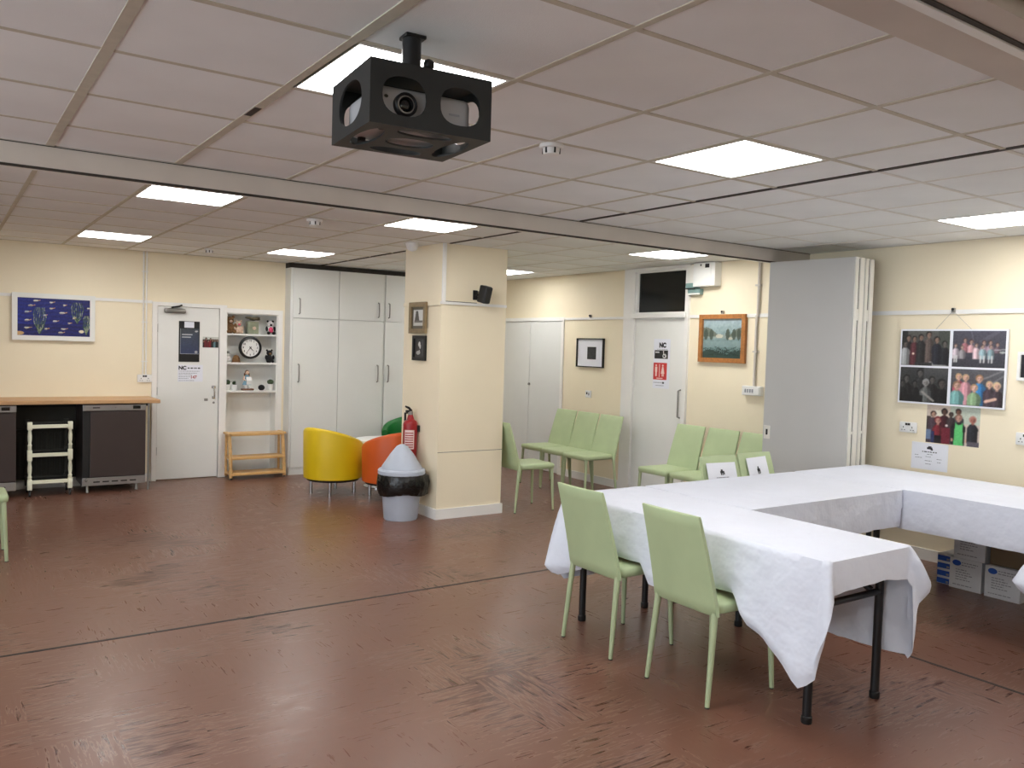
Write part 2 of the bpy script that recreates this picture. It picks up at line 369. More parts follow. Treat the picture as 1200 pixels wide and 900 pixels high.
def light_cell(x, y):
    for (a, b) in [(1.35, 2.72), (3.15, 2.72), (5.73, 2.72), (1.35, 5.73), (3.15, 5.73), (5.73, 5.73), (1.35, 8.57), (3.15, 8.57), (5.73, 8.57)]:
        if abs(a - x) < 0.2 and abs(b - y) < 0.2: return True
    return False
for XS in (XL, XR):
    for YS in (YF, YR):
        for i in range(len(XS) - 1):
            for j in range(len(YS) - 1):
                xm, ym = (XS[i] + XS[i + 1]) / 2, (YS[j] + YS[j + 1]) / 2
                if light_cell(xm, ym): LIGHTS.append((XS[i], XS[i + 1], YS[j], YS[j + 1])); continue
                tile(XS[i], XS[i + 1], YS[j], YS[j + 1])
def tee(x0, x1, y0, y1, m='tee', dz=0.0):
    box(x0, x1, y0, y1, HC + dz, HC + 0.016).build('tee_bar', m, ceil)
for YS in (YF, YR):
    for x in XL[:-1]:
        wd = 0.019 if YS is YF and x < 1.2 else 0.013
        tee(x - wd, x + wd, YS[0], YS[-1])
    for x in XR[1:-1]: tee(x - 0.012, x + 0.012, YS[0], YS[-1], 'teelight')
    tee(3.815, 3.845, YS[0], YS[-1], 'gap')
    for XS in (XL, XR):
        for y in YS[1:-1]:
            tee(XS[0], XS[-1], y - 0.012, y + 0.012, 'tee' if XS is XL else 'teelight', 0.0008)
# a dark gap where two tiles left of the projector have slipped
box(1.035, 1.063, 3.36, 3.50, HC - 0.0015, HC).build('open_gap', 'gap', ceil)
for a, b, n in ((YA - 0.02, YA, 'y'),):
    box(X0, XB, a, b, HC - 0.0, HC + 0.012).build('edge_angle', 'tee', ceil)
box(XB - 0.02, XB, Y0, YA, HC, HC + 0.012).build('edge_angle', 'tee', ceil)

# downstand beams that carry the folding partition tracks
b1 = struct(box(X0, XB, BEAM1, BEAM1B, 2.418, HC + 0.02).build('trim_3', 'beam'))
box(X0, XB, BEAM1 + 0.004, BEAM1 + 0.03, 2.408, 2.418).build('track_slot', 'gap', b1)
box(X0, XB, BEAM1 + 0.045, BEAM1B - 0.01, 2.410, 2.418).build('track_lip', 'white', b1)
box(X0, XB, BEAM1 - 0.003, BEAM1, HC - 0.004, HC).build('shadow_line', 'gap', b1)
b2 = struct(box(X0, XB, BEAM2B, BEAM2, 2.43, HC + 0.02).build('trim_4', 'beam'))
box(X0, XB, BEAM2B + 0.072, BEAM2B + 0.088, 2.426, 2.43).build('track_slot', 'gap', b2)
box(X0, XB, BEAM2B + 0.090, BEAM2B + 0.118, 2.422, 2.43).build('track_lip', 'white', b2)
box(X0, XB, BEAM2B - 0.5, BEAM2B - 0.02, 2.46, HC + 0.02).build('near_soffit', 'beam', b2)

# column
CX0, CX1, CY0, CY1 = 3.754, 4.463, 6.606, 7.33
col = struct(box(CX0, CX1, CY0, CY1, 0, HC + 0.003).build('column', 'wall'))
sk = MB().box(CX0 - 0.014, CX1 + 0.014, CY0 - 0.014, CY0, 0, 0.095).box(CX0 - 0.014, CX0, CY0, CY1, 0, 0.095).box(CX1, CX1 + 0.014, CY0, CY1, 0, 0.095)
sk.build('skirting', 'trim', col)
MB().box(CX0 - 0.012, CX1, CY0 - 0.012, CY0, 1.975, 2.0).build('rail', 'trim', col)
MB().box(CX0 - 0.012, CX0, CY0, CY1, 1.965, 2.0).build('rail', 'wall', col)
box(CX0 + 0.0, CX0 + 0.035, CY0 - 0.016, CY0, 2.0, HC).build('conduit', 'trim', col)
MB().box(CX0 + 0.035, CX0 + 0.37, CY0 - 0.0165, CY0 - 0.012, 2.0, 2.004).build('cable', 'dark', col)
box(CX0 + 0.0, CX1, CY0 - 0.0008, CY0, 0.615, 0.619).build('crack', 'gap', col)

# picture rails and skirtings
rl = struct(MB().box(X0, 1.925, YA - 0.014, YA, 1.965, 1.995).build('trim_5', 'trim'))
struct(MB().box(XB - 0.014, XB, 7.17, 8.29, 1.962, 1.99).build('trim_6', 'trim'))
struct(MB().box(XB - 0.014, XB, Y0, 6.17, 1.962, 1.995).build('trim_7', 'trim'))
struct(MB().box(XB - 0.014, XB, Y0, 6.17, 0, 0.09).build('baseboard_right', 'trim'))
struct(MB().box(XB - 0.014, XB, 7.17, 8.29, 0, 0.09).build('baseboard_right_2', 'trim'))
struct(MB().box(X0, 1.93, YA - 0.014, YA, 0, 0.09).build('baseboard_far', 'trim'))

# door in the far wall
d1 = struct(rbox(1.982, 2.645, YA - 0.012, YA + 0.03, 0.012, 1.94, r=0.003).build('door_1', 'white'))
fr = MB().box(1.928, 1.978, YA - 0.03, YA + 0.1, 0, 1.985).box(2.649, NX0, YA - 0.03, YA + 0.1, 0, 1.985).box(1.978, 2.649, YA - 0.03, YA + 0.1, 1.944, 1.985)
fr.build('door_frame', 'trim', d1)
cl = MB(); cl.rbox(2.045, 2.275, YA - 0.062, YA - 0.012, 1.868, 1.922, r=0.018, seg=3); cl.build('door_closer', 'satin', d1, True)
MB().tube([(2.12, YA - 0.04, 1.93), (2.20, YA - 0.055, 1.945), (2.235, YA - 0.02, 1.962)], 0.011, 6).build('closer_arm', 'dark', d1)
hd = MB().tube([(2.585, YA - 0.012, 1.05), (2.585, YA - 0.05, 1.04), (2.592, YA - 0.055, 0.99), (2.592, YA - 0.05, 0.935), (2.592, YA - 0.012, 0.925)], 0.009, 8)
hd.rbox(2.57, 2.615, YA - 0.018, YA - 0.011, 1.03, 1.06, r=0.003).rbox(2.575, 2.61, YA - 0.018, YA - 0.011, 0.91, 0.94, r=0.003)
hd.build('door_handle', 'chrome', d1, True)
MB().lathe([(0.013, -0.003), (0.013, 0.003)], 12).build('keyhole', 'satin', d1).matrix_local = Matrix.Translation((2.595, YA - 0.015, 0.865)) @ Matrix.Rotation(PI / 2, 4, 'X')
rbox(2.49, 2.53, YA - 0.02, YA - 0.011, 0.885, 0.915, r=0.004).build('thumb_turn', 'satin', d1)
for z in (0.33, 1.0, 1.7): MB().tube([(1.981, YA - 0.016, z - 0.045), (1.981, YA - 0.016, z + 0.045)], 0.006, 8).build('hinge', 'satin', d1)

# right-hand wall: cupboard double door, toilet door with transom
d2 = struct(box(XB + 0.03, XB + 0.04, 8.34, 9.68, 0, 1.965).build('door_2', 'white'))
rbox(XB - 0.002, XB + 0.028, 8.345, 9.022, 0.01, 1.95, r=0.003).build('door_leaf', 'cupboard', d2)
rbox(XB - 0.002, XB + 0.028, 9.03, 9.675, 0.01, 1.95, r=0.003).build('door_leaf', 'cupboard', d2)
MB().box(XB - 0.015, XB, 8.29, 8.34, 0, 2.0).box(XB - 0.015, XB, 9.68, 9.73, 0, 2.0).box(XB - 0.015, XB, 8.34, 9.68, 1.955, 2.0).build('door_frame', 'trim', d2)
MB().ball((XB - 0.02, 9.0, 1.12), 0.018).build('door_knob', 'satin', d2, True)

d3 = struct(rbox(XB + 0.0, XB + 0.035, 6.22, 6.99, 0.01, 1.963, r=0.003).build('door_3', 'white'))
MB().box(XB - 0.03, XB + 0.1, 6.165, 6.217, 0, HC).box(XB - 0.03, XB + 0.1, 6.993, 7.17, 0, HC).box(XB - 0.03, XB + 0.1, 6.217, 6.993, 2.487, HC).build('door_frame', 'trim', d3)
MB().rbox(XB - 0.05, XB + 0.1, 6.19, 7.02, 1.968, 2.02, r=0.006).build('transom_bar', 'trim', d3)
MB().tube([(XB, 6.262, 1.2), (XB - 0.035, 6.262, 1.19), (XB - 0.035, 6.262, 0.91), (XB, 6.262, 0.90)], 0.009, 8).build('pull_handle', 'satin', d3, True)
w1 = struct(box(XB + 0.02, XB + 0.026, 6.24, 6.97, 2.03, 2.48).build('window_1', 'glassdark'))
MB().box(XB, XB + 0.05, 6.217, 6.245, 2.02, 2.487).box(XB, XB + 0.05, 6.965, 6.993, 2.02, 2.487).box(XB, XB + 0.05, 6.245, 6.965, 2.02, 2.035).box(XB, XB + 0.05, 6.245, 6.965, 2.472, 2.487).build('window_frame', 'trim', w1)
struct(box(1.7, 3.6, YA + 0.22, YA + 0.24, 0, HC).build('wall_light_stop', 'wall'))  # unseen wall added to block light leaking round the far door
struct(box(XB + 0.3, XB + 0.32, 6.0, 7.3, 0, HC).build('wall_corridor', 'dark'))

# ================================================================== CEILING LIGHTS
desc = {(0, 0): 'square light panel above the black projector cage', (1, 0): 'square light panel in the ceiling right of the smoke detector',
        (2, 0): 'square light panel in the ceiling before the wall of group photographs', (0, 1): 'square light panel just beyond the beam on the left',
        (1, 1): 'square light panel between the beam and the column', (2, 1): 'square light panel before the dark transom window',
        (0, 2): 'square light panel nearest the sea painting wall', (1, 2): 'square light panel before the tall white cupboards',
        (2, 2): 'square light panel half hidden behind the column'}
for (x0, x1, y0, y1) in LIGHTS:
    cx, cy = (x0 + x1) / 2, (y0 + y1) / 2
    key = (0 if cx < 2 else 1 if cx < 4 else 2, 0 if cy < 4 else 1 if cy < 7 else 2)
    t = thing('ceiling_light', 'bright white ' + desc[key], 'light', (cx, cy, HC), 0, 'square ceiling light panels')
    hw, hd_ = (x1 - x0) / 2 - 0.012, (y1 - y0) / 2 - 0.012
    MB().box(-hw, hw, -hd_, -hd_ + 0.014, 0, 0.02).box(-hw, hw, hd_ - 0.014, hd_, 0, 0.02).box(-hw, -hw + 0.014, -hd_ + 0.014, hd_ - 0.014, 0, 0.02).box(hw - 0.014, hw, -hd_ + 0.014, hd_ - 0.014, 0, 0.02).build('frame', 'white', t)
    box(-hw + 0.014, hw - 0.014, -hd_ + 0.014, hd_ - 0.014, 0.003, 0.012).build('diffuser', 'diffuser', t)
# unseen panels of the same kind, added to light the room outside the view
def added_light(x, y, lab):
    t = thing('ceiling_light', lab, 'light', (x, y, HC), 0, 'square ceiling light panels')
    MB().box(-0.3, 0.3, -0.3, 0.3, 0.016, 0.03).build('frame', 'white', t)
    box(-0.285, 0.285, -0.285, 0.285, 0.008, 0.016).build('diffuser', 'diffuser', t)
ADDED_LIGHTS = [(1.35, 0.0, 'bright white square light panel added unseen overhead behind the near beam'), (3.15, 0.0, 'bright white square light panel added unseen behind the near beam over the table end'),
        (5.73, 0.0, 'bright white square light panel added unseen behind the near beam by the right wall'), (-1.6, 2.72, 'bright white square light panel added out of view left of the projector'),
        (-1.6, 5.73, 'bright white square light panel added out of view left of the beam')]
for r_ in ADDED_LIGHTS: added_light(*r_)

# small ceiling fittings
def detector(x, y, lab, r=0.055, h=0.045):
    t = thing('smoke_detector', lab, 'detector', (x, y, HC), 0, 'round ceiling detectors')
    MB().lathe([(r * 0.98, 0), (r, -0.008), (r * 0.95, -0.016), (r * 0.72, -0.018)], 24).build('base', 'plate', t, True)
    MB().lathe([(r * 0.70, -0.016), (r * 0.72, -0.024), (r * 0.66, -h), (r * 0.3, -h - 0.006)], 24).build('sensor_head', 'plate', t, True)
    for k in range(6):
        a = k * PI / 3 + 0.3
        MB().box(-0.004, 0.004, -0.003, 0.002, -0.012, 0.012).build('vent_slot', 'dark', t).matrix_local = Matrix.Translation((r * 0.70 * math.cos(a), r * 0.70 * math.sin(a), -0.03)) @ Matrix.Rotation(a + PI / 2, 4, 'Z')
detector(2.29, 3.06, 'round white smoke detector between the projector cage and the middle light panel')
detector(2.346, 6.1, 'round white smoke detector beyond the beam, between two light panels', 0.06)
detector(2.297, 8.9, 'small round white detector near the door with the closer', 0.05)
t = thing('dome_camera', 'white domed sensor on the ceiling beside the column', 'sensor', (3.56, 6.83, HC))
MB().lathe([(0.062, 0), (0.062, -0.022), (0.058, -0.026)], 24).build('base', 'plate', t, True)
MB().lathe([(0.056, -0.026), (0.052, -0.045), (0.036, -0.066), (0.001, -0.076)], 24).build('dome', 'plate', t, True)

# ================================================================== PROJECTOR CAGE
PX, PY, PYAW = 1.174, 2.287, -0.0844
cw, cdp, chh, ctop = 0.377, 0.337, 0.177, 2.385
t = thing('projector_cage', 'black steel security cage hung from the ceiling with rounded cut-outs', 'cage', (PX, PY, ctop - chh), PYAW)
th = 0.006
front_holes = [superell(-0.086, -0.004, 0.066, 0.054, 2.5), superell(0.088, -0.004, 0.064, 0.054, 2.5)]
p = plate(cw, chh, front_holes, th).build('front_panel', 'blackmat', t); p.location = (0, -cdp / 2, chh / 2)
p = plate(cw, chh, front_holes, th).build('back_panel', 'blackmat', t); p.location = (0, cdp / 2 - th, chh / 2)
for s_ in (-1, 1):
    p = plate(cdp - 2 * th, chh, [superell(0, 0.0, 0.10, 0.062, 2.2)], th).build('side_panel', 'blackmat', t)
    p.matrix_local = Matrix.Translation((s_ * cw / 2 - (th if s_ > 0 else 0), 0, chh / 2)) @ Matrix.Rotation(PI / 2, 4, 'Z') @ Matrix.Translation((0, -th if s_ > 0 else -th, 0))
bot_holes = [superell(0, 0, 0.075, 0.055, 2), superell(-0.135, 0, 0.034, 0.115, 2), superell(0.135, 0, 0.034, 0.115, 2), superell(0, 0.115, 0.085, 0.034, 2), superell(0, -0.115, 0.085, 0.034, 2)]
p = plate(cw - 2 * th, cdp - 2 * th, bot_holes, th).build('bottom_panel', 'blackmat', t); p.matrix_local = Matrix.Translation((0, 0, 0)) @ Matrix.Rotation(-PI / 2, 4, 'X') @ Matrix.Translation((0, -th, 0))
box(-cw / 2 + th, cw / 2 - th, -cdp / 2 + th, cdp / 2 - th, chh - th, chh).build('top_panel', 'blackmat', t)
MB().tube([(0, 0, chh - 0.002), (0, 0, HC - (ctop - chh) + 0.004)], 0.029, 16).build('mount_pole', 'plastic_black', t, True)
rbox(-0.03, 0.036, -0.03, 0.03, HC - (ctop - chh) - 0.008, HC - (ctop - chh) + 0.003, r=0.003).build('ceiling_plate', 'plastic_black', t)
MB().tube([(0.03, -0.005, chh + 0.02), (0.055, -0.005, chh + 0.03), (0.055, -0.005, chh + 0.06)], 0.013, 8).ball((0.055, -0.005, chh + 0.066), 0.018).build('tilt_lever', 'plastic_black', t, True)
pr = thing('projector', 'pale grey video projector inside the black cage, lens facing out', 'projector', (PX, PY, ctop - chh + th), PYAW)
rbox(-0.155, 0.145, -0.125, 0.125, 0.012, 0.118, r=0.022, seg=3).build('body', 'projector', pr, True)
MB().box(-0.14, 0.13, -0.1, 0.1, 0.118, 0.122).build('top_vent', 'dark', pr)
ln = MB().loft([[(-0.070 + r * math.cos(2 * PI * k / 24), y, 0.066 + r * math.sin(2 * PI * k / 24)) for k in range(24)] for r, y in [(0.034, -0.12), (0.034, -0.142), (0.029, -0.146), (0.025, -0.140), (0.019, -0.128)]], caps=True)
ln.build('lens_barrel', 'plastic_black', pr, True)
MB().loft([[(-0.070 + r * math.cos(2 * PI * k / 24), y, 0.066 + r * math.sin(2 * PI * k / 24)) for k in range(24)] for r, y in [(0.026, -0.1405), (0.022, -0.1415)]], caps=False).build('lens_ring', 'satin', pr)
MB().ball((-0.070, -0.131, 0.066), (0.019, 0.009, 0.019)).build('lens', 'glassdark', pr, True)
MB().box(0.07, 0.105, -0.1262, -0.125, 0.062, 0.068).build('badge', 'inkgrey', pr)
MB().ball((-0.125, -0.1235, 0.085), (0.007, 0.004, 0.005)).build('sensor_window', 'dark', pr)
for sx in (-0.12, 0.11):
    for sy in (-0.09, 0.09): MB().lathe([(0.013, 0.0), (0.013, 0.014)], 10, (sx, sy, 0)).build('foot', 'dark', pr)

# ================================================================== CHAIRS
def slab(rings_xzw, thick, n=7, r=0.012):
    """upholstered slab: list of (x, z, half width, thickness) stations lofted upward"""
    rings = []
    for (x, z, hw, tk, bow) in rings_xzw:
        ring = []
        for k in range(n): # front face from +y to -y
            yy = hw - 2 * hw * k / (n - 1); ring.append((x + tk / 2 * (1 if 0 < k < n - 1 else 0.45) - bow * (1 - (yy / hw) ** 2), yy * (1 if 0 < k < n - 1 else 1), z))
        for k in range(n):
            yy = -hw + 2 * hw * k / (n - 1); ring.append((x - tk / 2 * (1 if 0 < k < n - 1 else 0.45) - bow * (1 - (yy / hw) ** 2), yy, z))
        rings.append(ring)
    return MB().loft(rings)
def make_chair(label, loc, rz, group, legm='greenleg'):
    t = thing('dining_chair', label, 'chair', loc, rz, group)
    st = []
    for k in range(9):
        f = k / 8; st.append((-0.176 - 0.125 * f ** 1.15, 0.41 + 0.465 * f, 0.203 - 0.020 * f, (0.048 - 0.016 * f) * (0.62 if k in (0, 8) else 1), 0.010 * f))
    st.insert(1, (-0.177, 0.416, 0.200, 0.047, 0)); st.insert(-1, (-0.2995, 0.868, 0.1835, 0.031, 0.010))
    slab(st, 0.04).build('backrest', 'green', t, True, 50)
    sm = []
    for z, inset, sx in ((0.415, 0.012, 0), (0.422, 0.002, 0), (0.455, 0.0, 0), (0.466, 0.008, 0), (0.470, 0.03, 0), (0.474, 0.11, 0)):
        ring = []
        for cx, cy, a0 in ((0.235, 0.200, 0), (-0.165, 0.196, 90), (-0.165, -0.196, 180), (0.235, -0.200, 270)):
            rr = 0.03
            for q in range(4):
                a = math.radians(a0 + q * 30); sgx = 1 if cx > 0 else -1; sgy = 1 if cy > 0 else -1
                ring.append((cx - sgx * (rr + inset) + rr * math.cos(a), cy - sgy * (rr + inset) + rr * math.sin(a), z))
        sm.append(ring)
    MB().loft(sm).build('seat', 'green', t, True, 60)
    for sx, sy in ((1, 1), (1, -1), (-1, 1), (-1, -1)):
        top = (0.205, 0.178 * sy, 0.42) if sx > 0 else (-0.178, 0.182 * sy, 0.425)
        ft = (0.222, 0.196 * sy, 0.0) if sx > 0 else (-0.222, 0.198 * sy, 0.0)
        tv, fv = Vector(top), Vector(ft)
        lg = MB().tube([tv, tv.lerp(fv, 0.5), tv.lerp(fv, 0.985)], [0.0165, 0.0145, 0.011], 10).build('leg', legm, t, True)
        MB().tube([tv.lerp(fv, 0.985), fv], 0.0105, 10).build('glide', 'dark', lg)
    return t
proto = make_chair('pale green chair at the table, the one farther from the near table end', (3.08, 3.37, 0), 0, 'chairs drawn up along the white table')
dup(proto, (3.075, 2.70, 0), math.radians(-1), 'pale green chair at the table, the one closest to the near table end')
GW = 'chairs along the right-hand wall'
dup(proto, (5.90, 7.80, 0), PI, 'pale green chair by the white double door, beside the wall switch', GW)
dup(proto, (5.89, 7.385, 0), PI, 'pale green chair between two others under the small black-framed picture', GW)
dup(proto, (5.88, 6.97, 0), PI, 'pale green chair beside the jamb of the toilet door', GW)
dup(proto, (5.90, 5.80, 0), PI, 'pale green chair closest to the toilet door handle', GW)
dup(proto, (5.90, 5.375, 0), PI, 'pale green chair under the wooden-framed picture', GW)
dup(proto, (5.89, 4.955, 0), PI, 'pale green chair partly hidden by the folded grey partition', GW)
dup(proto, (4.80, 6.69, 0), -0.06, 'pale green chair standing alone against the column', 'single chairs away from the wall')
dup(proto, (0.165, 6.90, 0), 0.0, 'pale green chair cut off by the picture edge, before the dark appliances', 'single chairs away from the wall')
GS = 'chairs pushed in behind the far table'
s1 = dup(proto, (4.545, 3.695, 0), -PI / 2, 'pale green chair behind the table with a landscape paper notice', GS)
s2 = dup(proto, (4.962, 3.715, 0), -PI / 2 + 0.02, 'pale green chair behind the table with a tilted portrait notice', GS)

def chair_paper(lab, loc, rz, x_off, zc, w_, h_, tilt):
    # sheet fixed to the front of a chair back (chair-local +x is the front)
    t = thing('paper_notice', lab, 'notice', loc, rz, 'paper notices on the chairs')
    ct, st_ = math.cos(tilt), math.sin(tilt)
    def fn(a, b):   # a to the right as seen from the front (chair-local +y), b upward
        yy = (a - 0.5) * w_; zz = (b - 0.5) * h_
        y_ = x_off + yy * ct - zz * st_; z_ = zc + yy * st_ + zz * ct
        f = max(0, (z_ - 0.41) / 0.465); x_ = -0.176 - 0.125 * f ** 1.15 + 0.033 - 0.007 * f
        return x_, y_, z_
    nx, nz = 9, 7
    mb = MB()
    for dx in (0.0,):
        mb.add([tuple(np.array(fn(i / (nx - 1), j / (nz - 1)))) for j in range(nz) for i in range(nx)],
               [(j * nx + i, j * nx + i + 1, (j + 1) * nx + i + 1, (j + 1) * nx + i) for j in range(nz - 1) for i in range(nx - 1)])
    mb.build('sheet', 'paper', t)
    def blob(pts, m, name):
        q = MB()
        for (a0, a1, b0, b1) in pts:
            q.add([tuple(np.array(fn(a, b)) + np.array((0.0012, 0, 0))) for a, b in ((a0, b0), (a1, b0), (a1, b1), (a0, b1))], [(0, 1, 2, 3)])
        q.build(name, m, t)
    blob([(0.43, 0.57, 0.66, 0.73), (0.46, 0.52, 0.73, 0.78), (0.44, 0.475, 0.60, 0.66), (0.49, 0.525, 0.60, 0.66), (0.54, 0.58, 0.61, 0.68)], 'ink', 'emblem')
    blob([(0.28, 0.33, 0.51, 0.535), (0.34, 0.47, 0.51, 0.535), (0.48, 0.60, 0.51, 0.535), (0.61, 0.70, 0.51, 0.535), (0.45, 0.54, 0.44, 0.46)], 'inkgrey', 'text_line')
    if h_ > w_: blob([(0.2, 0.3, 0.30, 0.315), (0.35, 0.6, 0.28, 0.295), (0.78, 0.82, 0.36, 0.39), (0.25, 0.5, 0.2, 0.215)], 'inkgrey', 'text_line')
chair_paper('white landscape notice with small dark emblem on green chair behind table', (4.545, 3.695, 0), -PI / 2, -0.012, 0.728, 0.297, 0.21, -0.02)
chair_paper('white portrait notice leaning to one side on green chair behind table', (4.962, 3.715, 0), -PI / 2 + 0.02, -0.01, 0.70, 0.225, 0.297, 0.03)

# ================================================================== TABLES + CLOTHS
def folding_table(lab, x0, x1, y0, y1, legs, bars):
    t = thing('folding_table', lab, 'table', (0, 0, 0), 0, 'tables of the open square')
    rbox(x0 + 0.01, x1 - 0.01, y0 + 0.01, y1 - 0.01, 0.715, 0.742, r=0.006).build('tabletop', 'oak', t)
    for (x, y) in legs:
        lg = MB().tube([(x, y, 0.02), (x, y, 0.715)], 0.02, 12).build('leg', 'black', t, True)
        MB().lathe([(0.022, 0), (0.024, 0.006), (0.024, 0.03), (0.02, 0.034)], 12, (x, y, 0)).build('foot_cap', 'plastic_black', lg, True)
    for (a, b) in bars:
        MB().tube([a, b], 0.016, 10).build('crossbar', 'black', t, True)
    return t
folding_table('folding table with black legs under the near left cloth', 3.05, 3.67, 2.06, 3.83, [(3.12, 2.18), (3.635, 2.18), (3.13, 3.735), (3.635, 3.735)],
              [((3.12, 2.18, 0.51), (3.635, 2.18, 0.51)), ((3.13, 3.735, 0.51), (3.635, 3.735, 0.51)), ((3.12, 2.18, 0.66), (3.635, 2.18, 0.66)), ((3.58, 2.19, 0.52), (3.50, 2.42, 0.71)), ((3.18, 2.19, 0.52), (3.2, 2.42, 0.71))])
folding_table('folding table with black legs along the folded partition', 3.70, 5.19, 3.0, 3.83, [(3.88, 3.2), (3.88, 3.74), (5.10, 3.1), (5.10, 3.4)],
              [((3.88, 3.2, 0.51), (3.88, 3.74, 0.51)), ((5.10, 3.1, 0.51), (5.10, 3.4, 0.51))])
folding_table('folding table with black legs beside the wall of photographs', 5.21, 6.11, 1.98, 3.83, [(5.36, 2.12), (5.98, 2.12), (5.36, 3.7), (5.98, 3.7)],
              [((5.36, 2.12, 0.51), (5.98, 2.12, 0.51)), ((5.36, 3.7, 0.51), (5.98, 3.7, 0.51))])
folding_table('folding table almost wholly outside the picture by its right edge', 4.41, 6.1, 1.27, 1.80, [(4.56, 1.36), (4.56, 1.71), (5.95, 1.36), (5.95, 1.71)], [((4.56, 1.36, 0.51), (4.56, 1.71, 0.51))])

def cloth(lab, x0, x1, y0, y1, hem, flare, seed, ztop=0.75, rc=0.03):
    """draped cloth: clockwise from the +x side; hem(seg, f) drop and flare(seg, f) -> (amount, peak) at the outer edge"""
    rnd = random.Random(seed); ph = [rnd.uniform(0, 6.28) for _ in range(8)]
    ring = []  # (x, y, nx, ny, seg, f, s)
    def side(p, q, n, seg, cnt):
        for k in range(cnt + 1): f = k / cnt; ring.append((p[0] + (q[0] - p[0]) * f, p[1] + (q[1] - p[1]) * f, n[0], n[1], seg, f))
    def arc(c, a0, seg, cnt=10):
        for k in range(1, cnt): f = k / cnt; a = math.radians(a0 - 90 * f); ring.append((c[0] + rc * math.cos(a), c[1] + rc * math.sin(a), math.cos(a), math.sin(a), seg, f))
    c1 = max(6, int((y1 - y0) / 0.03)); c2 = max(6, int((x1 - x0) / 0.03))
    side((x1, y1 - rc), (x1, y0 + rc), (1, 0), 0, c1); arc((x1 - rc, y0 + rc), 0, 1)
    side((x1 - rc, y0), (x0 + rc, y0), (0, -1), 2, c2); arc((x0 + rc, y0 + rc), -90, 3)
    side((x0, y0 + rc), (x0, y1 - rc), (-1, 0), 4, c1); arc((x0 + rc, y1 - rc), 180, 5)
    side((x0 + rc, y1), (x1 - rc, y1), (0, 1), 6, c2); arc((x1 - rc, y1 - rc), 90, 7)
    N = len(ring); s = 0; S = [0]
    for i in range(1, N): s += math.hypot(ring[i][0] - ring[i - 1][0], ring[i][1] - ring[i - 1][1]) + (0.02 if ring[i][4] % 2 else 0); S.append(s)
    rings = []; T = 18
    rings.append([(x - nx * 0.02, y - ny * 0.02, ztop) for (x, y, nx, ny, sg, f) in ring])
    for j in range(T + 1):
        tt = j / T; row = []
        for i, (x, y, nx, ny, sg, f) in enumerate(ring):
            h = hem(sg, f); fa, pk = flare(sg, f)
            g = (tt / pk) ** 0.8 if tt < pk else 1 - (0.62 * min(1, (tt - pk) / 0.16) if sg == 1 or (sg == 5 and pk < 0.6) else 0.45 * (tt - pk) / max(1e-3, 1 - pk))
            rip = (0.008 * math.sin(S[i] * 11 + ph[0]) + 0.006 * math.sin(S[i] * 23 + ph[1] + tt * 2) + 0.004 * math.sin(S[i] * 41 + ph[2] - tt * 3)) * tt * (h / 0.35)
            wr = 0.0018 * math.sin(S[i] * 60 + tt * h * 50 + ph[3]) * math.sin(S[i] * 17 - tt * h * 40 + ph[4]) * min(1, tt * 4)
            o = 0.004 + fa * g + rip + wr
            row.append((x + nx * o, y + ny * o, ztop - (0.004 if j == 0 else 0.006) - tt * h * (1 - 0.10 * min(1, fa / 0.1) * tt)))
        rings.append(row)
    mb = MB().loft(rings, caps=False); mb.f.append(tuple(range(N)))
    o = mb.build('tablecloth', 'cloth', None, True, 70); tag(o, lab, 'tablecloth', 'white tablecloths'); return o
def interp(pts, f):
    for (a, va), (b, vb) in zip(pts, pts[1:]):
        if f <= b: k = (f - a) / max(1e-6, b - a); return va + (vb - va) * k
    return pts[-1][1]
HEM_A = {0: [(0, 0.05), (0.46, 0.05), (0.5, 0.5), (0.6, 0.52), (1, 0.53)], 1: [(0, 0.55), (0.55, 0.55), (0.72, 0.30), (0.8, 0.19), (1, 0.15)], 2: [(0, 0.15), (0.3, 0.128), (0.7, 0.13), (1, 0.145)],
         3: [(0, 0.15), (0.3, 0.2), (0.6, 0.37), (1, 0.52)], 4: [(0, 0.52), (0.03, 0.58), (0.09, 0.50), (0.15, 0.43), (0.215, 0.38), (0.25, 0.262), (0.495, 0.262), (0.52, 0.36), (0.60, 0.36), (0.625, 0.262), (0.86, 0.262), (0.89, 0.42), (1, 0.5)],
         5: [(0, 0.5), (0.5, 0.53), (1, 0.52)], 6: [(0, 0.52), (1, 0.5)], 7: [(0, 0.45), (1, 0.05)]}
def flare_A(sg, f):
    if sg == 1: return 0.10 * math.sin(PI * f) ** 1.2, 0.36
    if sg == 0 and f > 0.8: return 0.02 * (f - 0.8) / 0.2, 0.5
    if sg == 3: return 0.035 * math.sin(PI * f) + 0.035 * f, 0.9
    if sg == 4: return (0.035 + 0.02 * math.sin(f * 9)) if f < 0.85 else 0.06, 0.9
    if sg == 5: return 0.08 + 0.03 * math.sin(PI * f), 0.9
    if sg == 2: return 0.004, 0.8
    return 0.01, 0.9
cloth('white cloth draped over the near left table, corner hanging towards the floor', 3.045, 3.675, 2.055, 3.835, lambda sg, f: interp(HEM_A[sg], f), flare_A, 3)
def simple_hem(vals): return lambda sg, f: vals[sg]
cloth('white cloth over the far table before the folded partition', 3.69, 5.195, 2.985, 3.835, simple_hem({0: 0.02, 1: 0.12, 2: 0.235, 3: 0.12, 4: 0.02, 5: 0.1, 6: 0.1, 7: 0.1}), lambda sg, f: (0.004, 0.9), 5, 0.7495)
cloth('white cloth over the table beside the wall of photographs', 5.203, 6.12, 1.97, 3.84, simple_hem({0: 0.28, 1: 0.28, 2: 0.25, 3: 0.3, 4: 0.255, 5: 0.1, 6: 0.25, 7: 0.4}), lambda sg, f: (0.008 if sg % 2 == 0 else 0.03, 0.9), 8, 0.7505)
